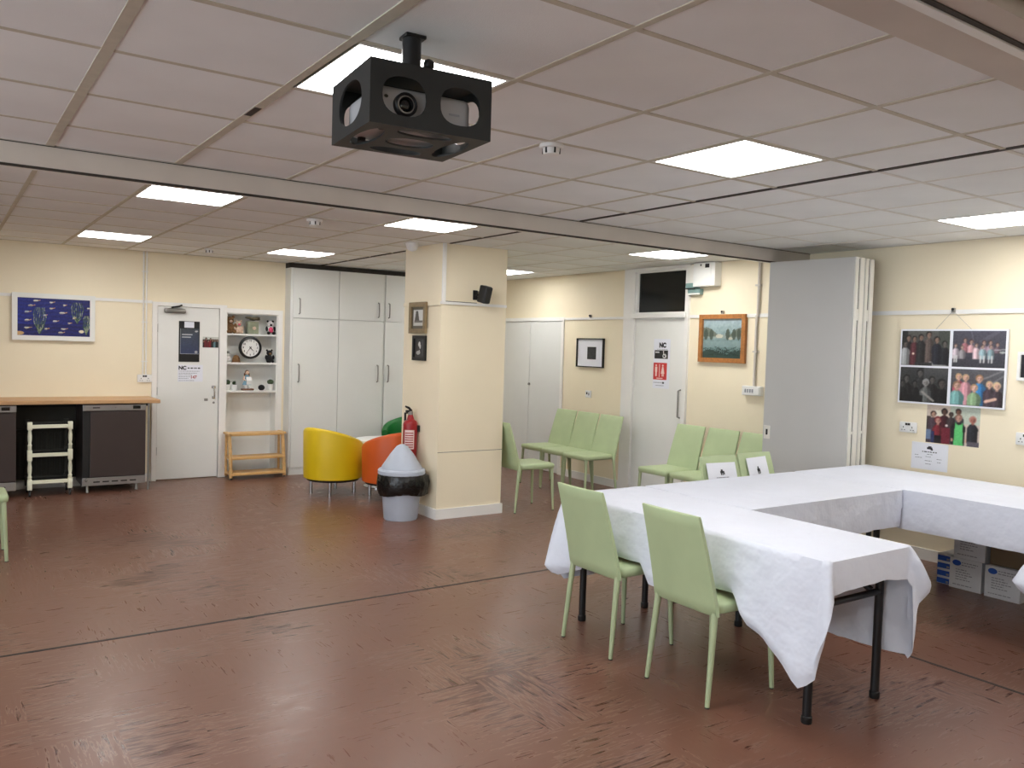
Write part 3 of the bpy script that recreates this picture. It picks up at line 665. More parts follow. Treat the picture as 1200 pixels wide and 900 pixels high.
HEM_D = {0: 0.3, 1: 0.4, 2: 0.3, 3: 0.5, 4: 0.5, 5: 0.55, 6: 0.25, 7: 0.3}
cloth('white cloth corner hanging at the right edge of the picture', 4.40, 6.11, 1.26, 1.81, lambda sg, f: HEM_D[sg] if sg != 6 else interp([(0, 0.5), (0.06, 0.25), (1, 0.25)], f), lambda sg, f: (0.145 * math.sin(PI * (0.2 + 0.8 * f)) if sg == 5 else 0.02, 0.4), 11)

# ================================================================== FOLDED PARTITION
t = thing('folding_partition', 'pale grey folding partition pushed together against the right wall', 'partition', (6.02, 3.955, 0), math.radians(4.5))
for k in range(2):
    xo = k * 0.155
    rbox(xo, xo + 0.012, 0, 0.782, 0.012, 2.406, r=0.002).build('leaf_skin', 'panelgrey', t)
    rbox(xo + 0.013, xo + 0.058, -0.006, 0.778, 0.012, 2.406, r=0.003).build('leaf_core', 'panelcream', t)
    rbox(xo + 0.076, xo + 0.134, -0.012, 0.778, 0.012, 2.406, r=0.003).build('leaf_core', 'panelcream', t)
    for z0, z1 in ((0.02, 0.98), (1.0, 1.9), (1.99, 2.395)):
        box(xo + 0.058, xo + 0.076, 0.0, 0.77, z0, z1).build('edge_seal', 'dark', t)
    box(xo + 0.058, xo + 0.076, -0.006, 0.73, 1.9, 1.99).build('edge_block', 'panelcream', t)
    box(xo + 0.058, xo + 0.076, -0.006, 0.73, 0.98, 1.0).build('edge_block', 'panelcream', t)
    box(xo + 0.134, xo + 0.154, 0.0, 0.77, 0.02, 2.39).build('gap_seal', 'dark', t)
rbox(-0.006, 0.001, 0.71, 0.77, 0.87, 0.985, r=0.002).build('latch_plate', 'panelcream', t)
box(-0.008, -0.005, 0.73, 0.748, 0.905, 0.955).build('latch_slot', 'dark', t)

# ================================================================== TALL CUPBOARDS
def cupboard(lab, x0, splits, hands):
    x1 = splits[-1]
    t = thing('tall_cupboard', lab, 'cupboard', (0, 0, 0), 0, 'tall white cupboards')
    box(x0, x1, 9.608, YA, 0.09, 2.465).build('carcass', 'cupboard', t)
    box(x0 + 0.005, x1, 9.60, YA, 0, 0.09).build('plinth', 'cupboard', t)
    for i, (a, b) in enumerate(zip(splits, splits[1:])):
        lo = rbox(a + 0.003, b - 0.003, 9.588, 9.608, 0.088, 1.868, r=0.002).build('door', 'cupboard', t)
        hi = rbox(a + 0.003, b - 0.003, 9.588, 9.608, 1.876, 2.46, r=0.002).build('door', 'cupboard', t)
        hx = hands[i]
        for d_, z0, z1 in ((lo, 1.115, 1.325), (hi, 1.925, 2.105)):
            MB().tube([(hx, 9.588, z0), (hx, 9.562, z0 + 0.006), (hx, 9.556, (z0 + z1) / 2), (hx, 9.562, z1 - 0.006), (hx, 9.588, z1)], 0.0085, 8).build('handle', 'satin', d_, True)
    return t
cupboard('tall white two-door cupboard with upper doors beside the shelves', 3.418, [3.44, 4.02, 4.625], [3.52, 4.545])
cupboard('tall white cupboard reaching behind the column', 4.632, [4.64, 5.24, 5.85], [4.69, 5.79])
struct(box(3.418, 5.86, 9.66, YA, 2.466, HC).build('trim_8', 'gap'))

# ================================================================== SHELF ALCOVE + ORNAMENTS
t = thing('alcove_shelves', 'white built-in shelves with ornaments between the door and cupboards', 'shelves', (0, 0, 0))
box(NX0 - 0.01, NX1 + 0.01, YA + 0.19, YA + 0.2, 0, NZ + 0.01).build('back_panel', 'white', t)
for x in (NX0, NX1 - 0.012): box(x, x + 0.012, YA - 0.004, YA + 0.19, 0, NZ).build('side_panel', 'white', t)
box(NX0 + 0.012, NX1 - 0.012, YA - 0.004, YA + 0.19, NZ - 0.012, NZ - 0.001).build('top_panel', 'white', t)
MB().box(NX1, NX1 + 0.055, YA - 0.022, YA, 0, 1.955).box(NX0, NX1, YA - 0.022, YA, NZ, 1.955).build('face_frame', 'trim', t)
SH = (1.665, 1.33, 1.0)
for z in SH: box(NX0 + 0.012, NX1 - 0.012, YA - 0.008, YA + 0.19, z - 0.02, z).build('shelf', 'white', t)
YS_ = YA + 0.07
def plush(lab, x, z, y, s, body, muzzle=None, limbs=None, belly=None):
    t = thing('soft_toy', lab, 'toy', (x, y, z), 0, 'toys on the alcove shelves')
    b = MB().ball((0, 0, 0.055 * s), (0.05 * s, 0.045 * s, 0.058 * s)).ball((0, -0.005, 0.135 * s), (0.042 * s, 0.038 * s, 0.04 * s)); b.build('body', body, t, True)
    for sx in (-1, 1):
        MB().ball((sx * 0.034 * s, 0, 0.172 * s), 0.015 * s, 8, 6).build('ear', limbs or body, t, True)
        MB().ball((sx * 0.05 * s, -0.02 * s, 0.075 * s), (0.018 * s, 0.02 * s, 0.034 * s), 8, 6).build('arm', limbs or body, t, True)
        MB().ball((sx * 0.034 * s, -0.045 * s, 0.022 * s), (0.022 * s, 0.034 * s, 0.022 * s), 8, 6).build('leg', limbs or body, t, True)
        MB().ball((sx * 0.015 * s, -0.042 * s, 0.145 * s), 0.005 * s, 6, 4).build('eye', 'plastic_black', t, True)
    MB().ball((0, -0.04 * s, 0.125 * s), (0.018 * s, 0.014 * s, 0.014 * s), 8, 6).build('muzzle', muzzle or body, t, True)
    if belly: MB().ball((0, -0.02 * s, 0.06 * s), (0.036 * s, 0.035 * s, 0.042 * s), 8, 6).build('belly', belly, t, True)
    return t
plush('brown teddy bear at the left end of the top shelf', 2.79, SH[0], YS_, 1.12, 'brownfur', 'beigefur')
plush('beige and pink bear beside the brown teddy on the top shelf', 2.885, SH[0], YS_ - 0.01, 0.86, 'beigefur', 'pinkfur')
plush('pink, white and black soft toy at the right end of the top shelf', 3.265, SH[0], YS_, 0.92, 'whitefur', 'blackfur', 'blackfur', 'pinkfur')
plush('dark bear with black coat at the right end of the middle shelf', 3.26, SH[1], YS_, 0.86, 'blackfur', 'brownfur', 'blackfur')
t = thing('glass_vase', 'square greenish glass vase with dried foliage on the top shelf', 'vase', (3.05, YS_, SH[0]))
MB().rbox(-0.065, 0.065, -0.05, 0.05, 0, 0.15, r=0.008).build('vase_body', 'vaseglass', t)
MB().ball((0.01, -0.046, 0.07), (0.026, 0.01, 0.022)).build('pale_motif', 'beigefur', t, True)
fo = MB()
for k in range(14):
    a = random.uniform(0, 6.28); fo.ball((0.06 * math.cos(a), 0.04 * math.sin(a), 0.165 + random.uniform(0, 0.03)), (0.035, 0.025, 0.012), 6, 4)
fo.build('foliage', 'dry', t, True)
t = thing('snowman_figurine', 'small white snowman figure with dark cap on the middle shelf', 'figurine', (2.768, YS_ - 0.02, SH[1]))
MB().ball((0, 0, 0.035), (0.032, 0.03, 0.036)).ball((0, 0, 0.088), 0.026).build('body', 'whitefur', t, True)
MB().lathe([(0.03, 0.1), (0.03, 0.105), (0.02, 0.106), (0.019, 0.128), (0.001, 0.13)], 14).build('cap', 'satin', t, True)
t = thing('dome_ornament', 'small brown domed ornament beside the snowman figure', 'ornament', (2.862, YS_ - 0.02, SH[1]))
MB().lathe([(0.044, 0), (0.046, 0.01), (0.042, 0.045), (0.028, 0.075), (0.001, 0.088)], 18).build('dome', 'brownfur', t, True)
MB().lathe([(0.05, 0), (0.05, 0.008)], 18).build('base', 'brownpaint', t, True)
# clock
t = thing('wall_clock', 'round black-rimmed clock with white face on the middle shelf', 'clock', (3.008, YA + 0.0, 1.505))
def ring_y(prof, n=40): return MB().loft([[(r * math.cos(2 * PI * k / n), y, r * math.sin(2 * PI * k / n)) for k in range(n)] for r, y in prof], caps=False)
ring_y([(0.104, 0.0), (0.104, -0.022), (0.112, -0.032), (0.126, -0.028), (0.132, -0.014), (0.132, 0.012), (0.104, 0.012)]).build('rim', 'plastic_black', t, True)
MB().loft([[(r * math.cos(2 * PI * k / 40), y, r * math.sin(2 * PI * k / 40)) for k in range(40)] for r, y in [(0.106, 0.01), (0.106, -0.01)]]).build('face', 'plate', t)
for k in range(12):
    a = PI / 2 - (k + 1) * PI / 6; n_ = str(k + 1)
    lettering('numeral', n_, 0.030, 'ink', t, 0.082 * math.cos(a), 0.082 * math.sin(a) - 0.010, -0.0112, bold=0.0006, align='CENTER')
def hand(ang, l, wd, y):
    a = math.radians(90 - ang); d = (math.cos(a), math.sin(a)); pz = (-d[1], d[0])
    return MB().prism([(-0.015 * d[0] - wd * pz[0], -0.015 * d[1] - wd * pz[1]), (l * d[0] - wd * 0.4 * pz[0], l * d[1] - wd * 0.4 * pz[1]), (l * d[0] + wd * 0.4 * pz[0], l * d[1] + wd * 0.4 * pz[1]), (-0.015 * d[0] + wd * pz[0], -0.015 * d[1] + wd * pz[1])], lambda a_, b_, q: (a_, q, b_), y, y - 0.0015)
hand(138, 0.058, 0.005, -0.013).build('hour_hand', 'plastic_black', t); hand(218, 0.083, 0.0035, -0.016).build('minute_hand', 'plastic_black', t)
# lower shelf
def pot(lab, x, r=0.034, h=0.066, kind='ball'):
    t = thing('potted_plant', lab, 'plant', (x, YS_ - 0.01, SH[2]), 0, 'small potted plants on the bottom shelf')
    MB().lathe([(r * 0.74, 0), (r, h), (r * 0.9, h), (r * 0.85, h - 0.008)], 18).build('pot', 'plate', t, True)
    f = MB()
    if kind == 'ball':
        f.ball((0, 0, h + 0.022), (r * 1.05, r * 1.05, r * 0.85), 12, 8)
        for k in range(40):
            a, b = random.uniform(0, 6.28), random.uniform(-0.2, 1.5); f.ball((r * math.cos(a) * math.cos(b), r * math.sin(a) * math.cos(b), h + 0.022 + r * 0.8 * math.sin(b)), 0.006, 5, 3)
    else:
        for k in range(22):
            a = random.uniform(0, 6.28); e = random.uniform(0.2, 1.3); l = random.uniform(0.03, 0.06)
            p0 = Vector((0, 0, h - 0.005)); p1 = p0 + Vector((math.cos(a) * math.cos(e), math.sin(a) * math.cos(e), math.sin(e))) * l; sd = Vector((-math.sin(a), math.cos(a), 0)) * 0.011
            mid = p0.lerp(p1, 0.6); f.add([p0, mid + sd, p1, mid - sd], [(0, 1, 2, 3)])
    f.build('foliage', 'leaf', t, kind == 'ball')
pot('round clipped plant in white pot, half hidden at the left shelf end', 2.762, 0.038, 0.07)
pot('leafy plant in white pot left of the statuette', 2.845, 0.037, 0.068, 'leafy')
pot('round clipped plant in white pot at the right shelf end', 3.275, 0.036, 0.075)
t = thing('girl_statuette', 'painted statuette of a girl in a blue dress on a brown base', 'statuette', (2.995, YS_ - 0.01, SH[2]))
MB().rbox(-0.06, 0.075, -0.04, 0.04, 0, 0.022, r=0.006).build('base', 'brownpaint', t)
for sx in (-1, 1): MB().tube([(sx * 0.022, 0, 0.02), (sx * 0.02, 0, 0.075)], 0.014, 10).ball((sx * 0.023, -0.014, 0.03), (0.016, 0.026, 0.013), 8, 6).build('leg', 'plate', t, True)
MB().lathe([(0.052, 0.065), (0.05, 0.075), (0.034, 0.115), (0.026, 0.14), (0.03, 0.165), (0.012, 0.185)], 18).build('dress', 'bluedress', t, True)
MB().loft([[(0.01 + a * 0.03, -0.052 + (0.022 if b > 0.12 else 0.0) , b) for a in (-1, -0.3, 0.3, 1)] for b in (0.07, 0.12, 0.16)], caps=False, close=False).build('apron', 'plate', t)
for sx in (-1, 1): MB().tube([(sx * 0.028, 0, 0.165), (sx * 0.046, -0.012, 0.13), (sx * 0.026, -0.035, 0.12)], [0.011, 0.010, 0.008], 8).build('arm', 'skin', t, True)
MB().ball((0, -0.004, 0.205), (0.022, 0.022, 0.026)).build('head', 'skin', t, True)
MB().ball((0, 0.006, 0.213), (0.027, 0.024, 0.027)).tube([(-0.02, 0.01, 0.2), (-0.028, 0.008, 0.165)], [0.014, 0.008], 8).tube([(0.02, 0.01, 0.2), (0.028, 0.008, 0.165)], [0.014, 0.008], 8).build('hair', 'brownpaint', t, True)
t = thing('dark_sphere_ornament', 'small round black ornament right of the statuette', 'ornament', (3.165, YS_ - 0.02, SH[2]))
MB().ball((0, 0, 0.033), (0.04, 0.036, 0.034)).build('body', 'blackfur', t, True)
MB().lathe([(0.02, 0), (0.022, 0.006)], 12).build('base', 'dark', t)

# small wooden rack
t = thing('shoe_rack', 'low three-tier pine rack standing under the alcove shelves', 'rack', (3.03, 9.62, 0))
for k, (z, d0) in enumerate(((0.525, -0.05), (0.255, -0.07), (0.075, -0.09))):
    sh_ = rbox(-0.30, 0.315, d0 - 0.04, 0.12, z - 0.03, z, r=0.006).build('shelf', 'pine', t)
for sx in (-0.30, 0.318):
    MB().tube([(sx, -0.10, 0.02), (sx - 0.008, -0.085, 0.3), (sx - 0.012, -0.05, 0.51)], [0.021, 0.021, 0.021], 8).build('front_post', 'pine', t, True)
    MB().tube([(sx, 0.11, 0.02), (sx, 0.11, 0.53)], 0.015, 8).build('rear_post', 'pine', t, True)
    for z in (0.06, 0.24): box(sx - 0.01, sx + 0.01, -0.09, 0.11, z - 0.012, z + 0.012).build('side_rail', 'pine', t)
    MB().lathe([(0.014, 0), (0.014, 0.022)], 10, (sx, -0.1, 0)).build('foot', 'dark', t)
rbox(0.30, 0.335, -0.10, 0.12, 0.505, 0.53, r=0.006).build('end_rail', 'pine', t); rbox(-0.335, -0.30, -0.10, 0.12, 0.505, 0.53, r=0.006).build('end_rail', 'pine', t)

# ================================================================== WORKTOP, APPLIANCES, TROLLEY
t = thing('worktop', 'long oak laminate worktop along the far wall over two appliances', 'worktop', (0, 0, 0))
rbox(-2.2, 1.905, 9.215, YA, 0.908, 0.946, r=0.006).build('top', 'oak', t)
for x in (1.80, -0.6, -2.1): MB().tube([(x, 9.26, 0), (x, 9.26, 0.91)], 0.011, 10).build('leg', 'satin', t, True)
box(-2.2, 1.90, YA - 0.03, YA - 0.001, 0.84, 0.908).build('wall_batten', 'dark', t)
box(-2.2, 1.79, YA - 0.022, YA - 0.002, 0.10, 0.84).build('back_panel', 'shade_olive', t)  # dark sheet put in for the shade below the worktop
def fridge(lab, x0):
    t = thing('undercounter_fridge', lab, 'fridge', (x0, 0, 0), 0, 'dark appliances under the worktop')
    w_ = 0.59; yf = 9.25
    box(0.0, w_, yf + 0.03, YA - 0.06, 0.075, 0.895).build('cabinet', 'appliance', t)
    rbox(0.0, w_, yf, yf + 0.035, 0.835, 0.897, r=0.004).build('control_panel', 'steel', t)
    box(w_ - 0.125, w_ - 0.055, yf - 0.002, yf, 0.852, 0.885).build('display', 'glassdark', t)
    box(0.09, 0.155, yf - 0.0015, yf, 0.862, 0.872).build('badge', 'dark', t)
    MB().ball((0.30, yf, 0.868), (0.007, 0.004, 0.007), 8, 6).build('lock', 'satin', t, True)
    d_ = rbox(0.066, w_ - 0.004, yf - 0.004, yf + 0.028, 0.165, 0.828, r=0.005).build('door', 'appliance', t)
    box(0.0, 0.062, yf + 0.008, yf + 0.03, 0.16, 0.832).build('door_grip', 'dark', t)
    pl = rbox(0.0, w_, yf + 0.012, yf + 0.04, 0.075, 0.155, r=0.003).build('plinth', 'steel', t)
    for k in range(5): box(0.10 + k * 0.085, 0.16 + k * 0.085, yf + 0.0105, yf + 0.012, 0.105, 0.118).build('vent_slot', 'dark', pl)
    for sx in (0.05, w_ - 0.08):
        for yy in (yf + 0.05, YA - 0.12): MB().lathe([(0.014, 0), (0.018, 0.01), (0.014, 0.02), (0.014, 0.08)], 12, (sx, yy, 0)).build('foot', 'satin', t, True)
    MB().ball((0.035, yf + 0.004, 0.135), (0.014, 0.012, 0.02), 8, 6).build('hinge', 'satin', t, True)
fridge('charcoal under-worktop fridge next to the white door', 1.183)
fridge('charcoal fridge under the worktop left of the ivory trolley', 0.022)
t = thing('tea_trolley', 'small ivory three-tier trolley with turned posts under the worktop', 'trolley', (0.90, 9.42, 0))
prof = [(0.017, 0), (0.017, 0.10), (0.021, 0.105), (0.013, 0.125), (0.018, 0.16), (0.019, 0.2), (0.013, 0.25), (0.019, 0.262), (0.013, 0.275)]
for sx in (-0.175, 0.175):
    for sy in (-0.15, 0.15):
        pst = MB()
        for zb in (0.09, 0.40): pst.lathe([(r, z + zb) for r, z in prof], 12, (sx, sy, 0))
        pst.rbox(sx - 0.021, sx + 0.021, sy - 0.021, sy + 0.021, 0.07, 0.17, r=0.003).rbox(sx - 0.021, sx + 0.021, sy - 0.021, sy + 0.021, 0.36, 0.46, r=0.003).rbox(sx - 0.021, sx + 0.021, sy - 0.021, sy + 0.021, 0.66, 0.735, r=0.003)
        pst.build('post', 'ivory' if sy < 0 else 'shade_olive', t, True)  # rear posts coloured as ivory in shade
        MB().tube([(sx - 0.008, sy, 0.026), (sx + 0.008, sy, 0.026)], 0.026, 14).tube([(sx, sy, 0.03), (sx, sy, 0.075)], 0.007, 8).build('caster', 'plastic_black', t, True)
for z in (0.145, 0.41, 0.69):  # rear and side rails get the painted shade tone, front rail stays ivory
    rbox(-0.16, 0.16, -0.159, -0.141, z - 0.018, z + 0.018, r=0.003).build('front_rail', 'ivory', t); rbox(-0.16, 0.16, 0.141, 0.159, z - 0.018, z + 0.018, r=0.003).build('rear_rail', 'shade_olive', t)
    for sx in (-0.175, 0.175): rbox(sx - 0.009, sx + 0.009, -0.135, 0.135, z - 0.018, z + 0.018, r=0.003).build('side_rail', 'shade_olive', t)
    box(-0.166, 0.166, -0.141, 0.141, z - 0.006, z).build('tray', 'glassdark', t)
t = thing('radiator', 'ribbed wall radiator in the shadow behind the trolley', 'radiator', (0.9, YA - 0.022, 0))
rbox(-0.26, 0.26, -0.075, -0.004, 0.12, 0.62, r=0.01).build('body', 'shade_olive', t)
for k in range(11): rbox(-0.235 + k * 0.047 - 0.012, -0.235 + k * 0.047 + 0.012, -0.088, -0.072, 0.15, 0.59, r=0.005).build('rib', 'shade_olive', t)

# ================================================================== TUB CHAIRS + ROUND TABLE
def tub(lab, x, y, face, m):
    t = thing('tub_chair', lab, 'armchair', (x, y, 0), face, 'coloured tub chairs round the white table')
    R, th_ = 0.315, 0.075
    def shell():
        mb = MB(); rings = []; n = 33
        for k in range(n):
            a = math.radians(-128 + 256 * k / (n - 1)) + PI       # open towards +x
            q = abs(k - (n - 1) / 2) / ((n - 1) / 2)
            ht = 0.545 + 0.17 * (1 - q) ** 0.75 if q < 1 else 0.545
            ht = 0.55 + 0.16 * math.cos(q * PI / 2)
            ca, sa = math.cos(a), math.sin(a); r0 = R * 0.93; fl_ = 1.0
            prof_ = [(r0 - 0.02, 0.165), (R * 0.97, 0.175), (R * 0.985, 0.35), (R, ht - 0.035), (R - 0.012, ht - 0.008), (R - th_ / 2, ht), (R - th_ + 0.01, ht - 0.012), (R - th_, ht - 0.04), (R - th_, 0.36), (R - th_ - 0.0, 0.20)]
            rings.append([(ca * r, sa * r, z) for r, z in prof_])
        return mb.loft(rings)
    shell().build('shell', m, t, True, 60)
    MB().lathe([(R - 0.10, 0.165), (R - 0.075, 0.18), (R - 0.072, 0.36), (R - 0.09, 0.40), (R - 0.16, 0.415)], 28, (0.0, 0, 0)).rbox(-0.02, 0.27, -0.17, 0.17, 0.17, 0.385, r=0.03, seg=3).build('seat_cushion', m, t, True, 60)
    MB().lathe([(R * 0.86, 0.145), (R * 0.88, 0.168)], 28).build('base_panel', 'dark', t)
    for a in (40, 140, 220, 320):
        c_, s_ = math.cos(math.radians(a)), math.sin(math.radians(a))
        MB().tube([(0.225 * c_, 0.225 * s_, 0), (0.225 * c_, 0.225 * s_, 0.15)], 0.019, 12).build('leg', 'chrome', t, True)
    return t
tub('yellow leather tub chair with its back to the room', 3.45, 8.30, 0.35, 'yellow')
tub('orange leather tub chair half hidden behind the grey bin', 3.905, 7.83, PI / 2 + 0.25, 'orange')
tub('dark green leather tub chair mostly hidden by the column', 4.74, 9.1, PI + 0.6, 'dgreen')
t = thing('coffee_table', 'low round white table between the coloured tub chairs', 'table', (4.09, 8.45, 0))
MB().lathe([(0.29, 0.505), (0.305, 0.51), (0.305, 0.53), (0.295, 0.536)], 36).build('top', 'white', t, True)
MB().tube([(0, 0, 0.02), (0, 0, 0.51)], 0.035, 16).build('pedestal', 'chrome', t, True)
MB().lathe([(0.2, 0), (0.2, 0.012), (0.06, 0.03), (0.04, 0.05)], 28).build('base', 'chrome', t, True)

# ================================================================== BIN + EXTINGUISHER
t = thing('swing_bin', 'pale grey swing-top bin with black liner in front of the column', 'bin', (3.492, 6.80, 0))
MB().lathe([(0.150, 0), (0.155, 0.01), (0.185, 0.34), (0.195, 0.44), (0.18, 0.44)], 36).build('bucket', 'bin', t, True)
MB().lathe([(0.205, 0.412), (0.217, 0.42), (0.217, 0.450), (0.206, 0.462), (0.17, 0.466)], 36).build('rim', 'bin', t, True)
MB().lathe([(0.184, 0.462), (0.182, 0.482), (0.105, 0.60), (0.05, 0.668), (0.02, 0.684), (0.001, 0.686)], 36).build('swing_lid', 'bin', t, True)
rg = []
for j, (r, z) in enumerate(((0.198, 0.425), (0.212, 0.40), (0.220, 0.34), (0.222, 0.28), (0.205, 0.235), (0.178, 0.232))):
    row = []
    for k in range(64):
        a = 2 * PI * k / 64; bul = max(0, math.cos(a + 0.25)) ** 6 * 0.035 * (1 if 0 < j < 5 else 0.3)
        rr = r + bul + 0.006 * math.sin(k * 2.3 + j) + 0.005 * math.sin(k * 5.1 + j * 2.0); row.append((rr * math.cos(a), rr * math.sin(a), z + 0.012 * math.sin(a * 3 + 1) * (j > 3)))
    rg.append(row)
MB().loft(rg, caps=False).build('bin_liner', 'bag', t, True, 60)
t = thing('fire_extinguisher', 'red fire extinguisher with black hose hung on the column', 'extinguisher', (3.675, 7.0, 0.475))
MB().lathe([(0.062, 0), (0.068, 0.01), (0.068, 0.372), (0.060, 0.398), (0.035, 0.415), (0.022, 0.462)], 28).build('cylinder', 'red', t, True)
MB().lathe([(0.024, 0.46), (0.024, 0.49), (0.014, 0.495)], 14).build('valve', 'satin', t, True)
MB().rbox(-0.05, 0.012, -0.012, 0.012, 0.485, 0.505, r=0.004).build('lower_lever', 'plastic_black', t)
MB().tube([(0.01, 0, 0.495), (-0.02, 0, 0.525), (-0.055, 0.004, 0.54)], [0.012, 0.012, 0.008], 8).build('upper_lever', 'plastic_black', t, True)
MB().tube([(0.0, 0.02, 0.48), (-0.02, 0.07, 0.47), (-0.01, 0.088, 0.38), (0.01, 0.086, 0.15)], 0.011, 10).build('hose', 'plastic_black', t, True)
MB().loft([[(0.0695 * math.cos(a), 0.0695 * math.sin(a), z) for a in [math.radians(195 + 9 * k) for k in range(10)]] for z in (0.14, 0.32)], caps=False, close=False).build('paper_label', 'label', t, True)
lb = MB()
for k in range(7):
    z = 0.155 + k * 0.022; lb.add([(0.0702 * math.cos(a), 0.0702 * math.sin(a), zz) for zz in (z, z + 0.009) for a in [math.radians(201 + 8.4 * q) for q in range(9)]], [(q, q + 1, q + 10, q + 9) for q in range(8)])
lb.build('label_print', 'red', t)
box(0.05, 0.078, -0.05, 0.05, 0.30, 0.36).build('wall_bracket', 'plastic_black', t)

# ================================================================== WALL ITEMS (local x right, z up, facing -y)
RW = -PI / 2
def socket(lab, loc, rz, w_=0.147, h_=0.086, red=False, name='wall_socket'):
    t = thing(name, lab, 'socket', loc, rz, 'white wall sockets')
    rbox(-w_ / 2, w_ / 2, -0.022, -0.002, -h_ / 2, h_ / 2, r=0.006).build('plate', 'plate', t, True)
    for sx in ((-0.037, 0.037) if w_ > 0.1 else (0,)):
        for dx, dz, a, b in ((0, 0.0, 0.003, 0.006), (-0.011, -0.022, 0.005, 0.0025), (0.011, -0.022, 0.005, 0.0025)):
            MB().box(sx + dx - a, sx + dx + a, -0.0232, -0.022, dz - b, dz + b).build('pin_hole', 'dark', t)
        s_ = rbox(sx * 0.3 - 0.010, sx * 0.3 + 0.010, -0.026, -0.022, 0.016, 0.034, r=0.002).build('rocker_switch', 'dark', t)
    return t
socket('white double socket on a surface box left of the white door', (1.855, YA, 1.14), 0, 0.15, 0.085)
bpy.data.objects['wall_socket'].children[0].scale = (1, 1, 1)
socket('white double socket under the panel of four photographs', (XB, 3.715, 1.048), RW, 0.145, 0.085)
socket('white double socket cut off by the right picture edge', (XB, 2.82, 1.046), RW, 0.145, 0.09)
t = thing('trunking_socket', 'white surface-mounted triple switch box at the foot of the conduit', 'socket', (XB, 5.29, 1.25), RW)
rbox(-0.11, 0.11, -0.05, 0, -0.045, 0.045, r=0.004).build('box', 'plate', t)
for k in range(4): rbox(-0.075 + k * 0.028, -0.057 + k * 0.028, -0.054, -0.05, -0.018, 0.016, r=0.002).build('rocker_switch', 'inkgrey', t)
rbox(0.045, 0.10, -0.056, -0.05, -0.035, 0.035, r=0.003).build('socket_plate', 'plate', t)
t = thing('light_switch', 'small white wall switch above the three green chairs', 'switch', (XB, 7.775, 1.062), RW)
rbox(-0.05, 0.05, -0.014, 0, -0.043, 0.043, r=0.005).build('plate', 'plate', t)
rbox(-0.03, -0.008, -0.018, -0.014, -0.005, 0.022, r=0.002).build('rocker', 'dark', t); rbox(0.006, 0.028, -0.018, -0.014, -0.016, 0.016, r=0.002).build('rocker', 'inkgrey', t)
# conduits
t = thing('wall_conduit', 'cream conduit running up from the socket beside the white door', 'conduit', (1.855, YA - 0.013, 0))
MB().tube([(-0.02, 0, 1.18), (-0.02, 0, HC)], 0.008, 8).tube([(0.012, 0, 1.18), (0.012, 0, HC)], 0.008, 8).build('pipe', 'trim', t, True)
for z in (1.32, 1.75, 2.3): box(-0.034, 0.026, -0.004, 0.012, z, z + 0.014).build('clip', 'trim', t)
t = thing('wall_conduit', 'beige conduit running from the ceiling beside the folded partition', 'conduit', (XB - 0.016, 5.283, 0))
MB().tube([(0, 0, 1.295), (0, 0, 1.98)], 0.013, 10).tube([(0, -0.012, 1.97), (0, -0.012, HC)], 0.015, 10).build('pipe', 'beam', t, True)
for z in (1.62, 2.26): box(-0.014, 0.015, -0.035, 0.025, z, z + 0.016).build('saddle_clip', 'beam', t)

# speaker on the column
t = thing('wall_speaker', 'small black loudspeaker tilted on a bracket on the column', 'speaker', (4.14, CY0, 2.06))
MB().tube([(-0.03, 0, 0.02), (-0.03, -0.06, 0.015)], 0.012, 10).rbox(-0.055, -0.005, -0.012, 0, -0.03, 0.06, r=0.004).build('bracket', 'plastic_black', t)
sp = rbox(-0.044, 0.044, -0.045, 0.045, -0.08, 0.08, r=0.012, seg=3).build('cabinet', 'plastic_black', t, True); sp.matrix_local = Matrix.Translation((0.01, -0.105, 0.02)) @ Matrix.Rotation(math.radians(20), 4, 'Z') @ Matrix.Rotation(math.radians(14), 4, 'X')
rbox(-0.038, 0.038, -0.05, -0.043, -0.072, 0.072, r=0.003).build('grille', 'dark', sp)

# boxes over the toilet door
t = thing('white_wall_box', 'white metal box on the wall under the ceiling beside the transom', 'box', (XB, 5.905, 2.405), RW)
rbox(-0.145, 0.145, -0.10, 0, -0.125, 0.115, r=0.004).build('case', 'white', t)
rbox(-0.13, 0.10, -0.106, -0.10, -0.115, 0.105, r=0.003).build('cover', 'white', t)
box(0.02, 0.075, -0.1075, -0.106, 0.06, 0.10).build('dark_window', 'dark', t); box(-0.045, -0.03, -0.1075, -0.106, 0.08, 0.10).build('indicator', 'dark', t)
t = thing('stacked_wall_trays', 'small pale and teal signs or trays between transom and white box', 'box', (XB, 6.09, 2.34), RW)
MB().prism([(-0.085, -0.02), (0.04, -0.02), (0.0, 0.17), (-0.085, 0.17)], lambda a, b, d: (a, d, b), -0.05, -0.002).build('upper_panel', 'panelcream', t)
rbox(-0.085, 0.05, -0.075, -0.002, -0.075, -0.018, r=0.003).build('middle_tray', 'teal', t)
rbox(-0.07, 0.10, -0.055, -0.002, -0.135, -0.077, r=0.003).build('lower_tray', 'teal', t)
box(-0.085, 0.05, -0.078, -0.075, -0.08, -0.068).build('lip', 'dark', t)
box(-0.07, 0.10, -0.058, -0.055, -0.137, -0.122).build('lip', 'panelcream', t)

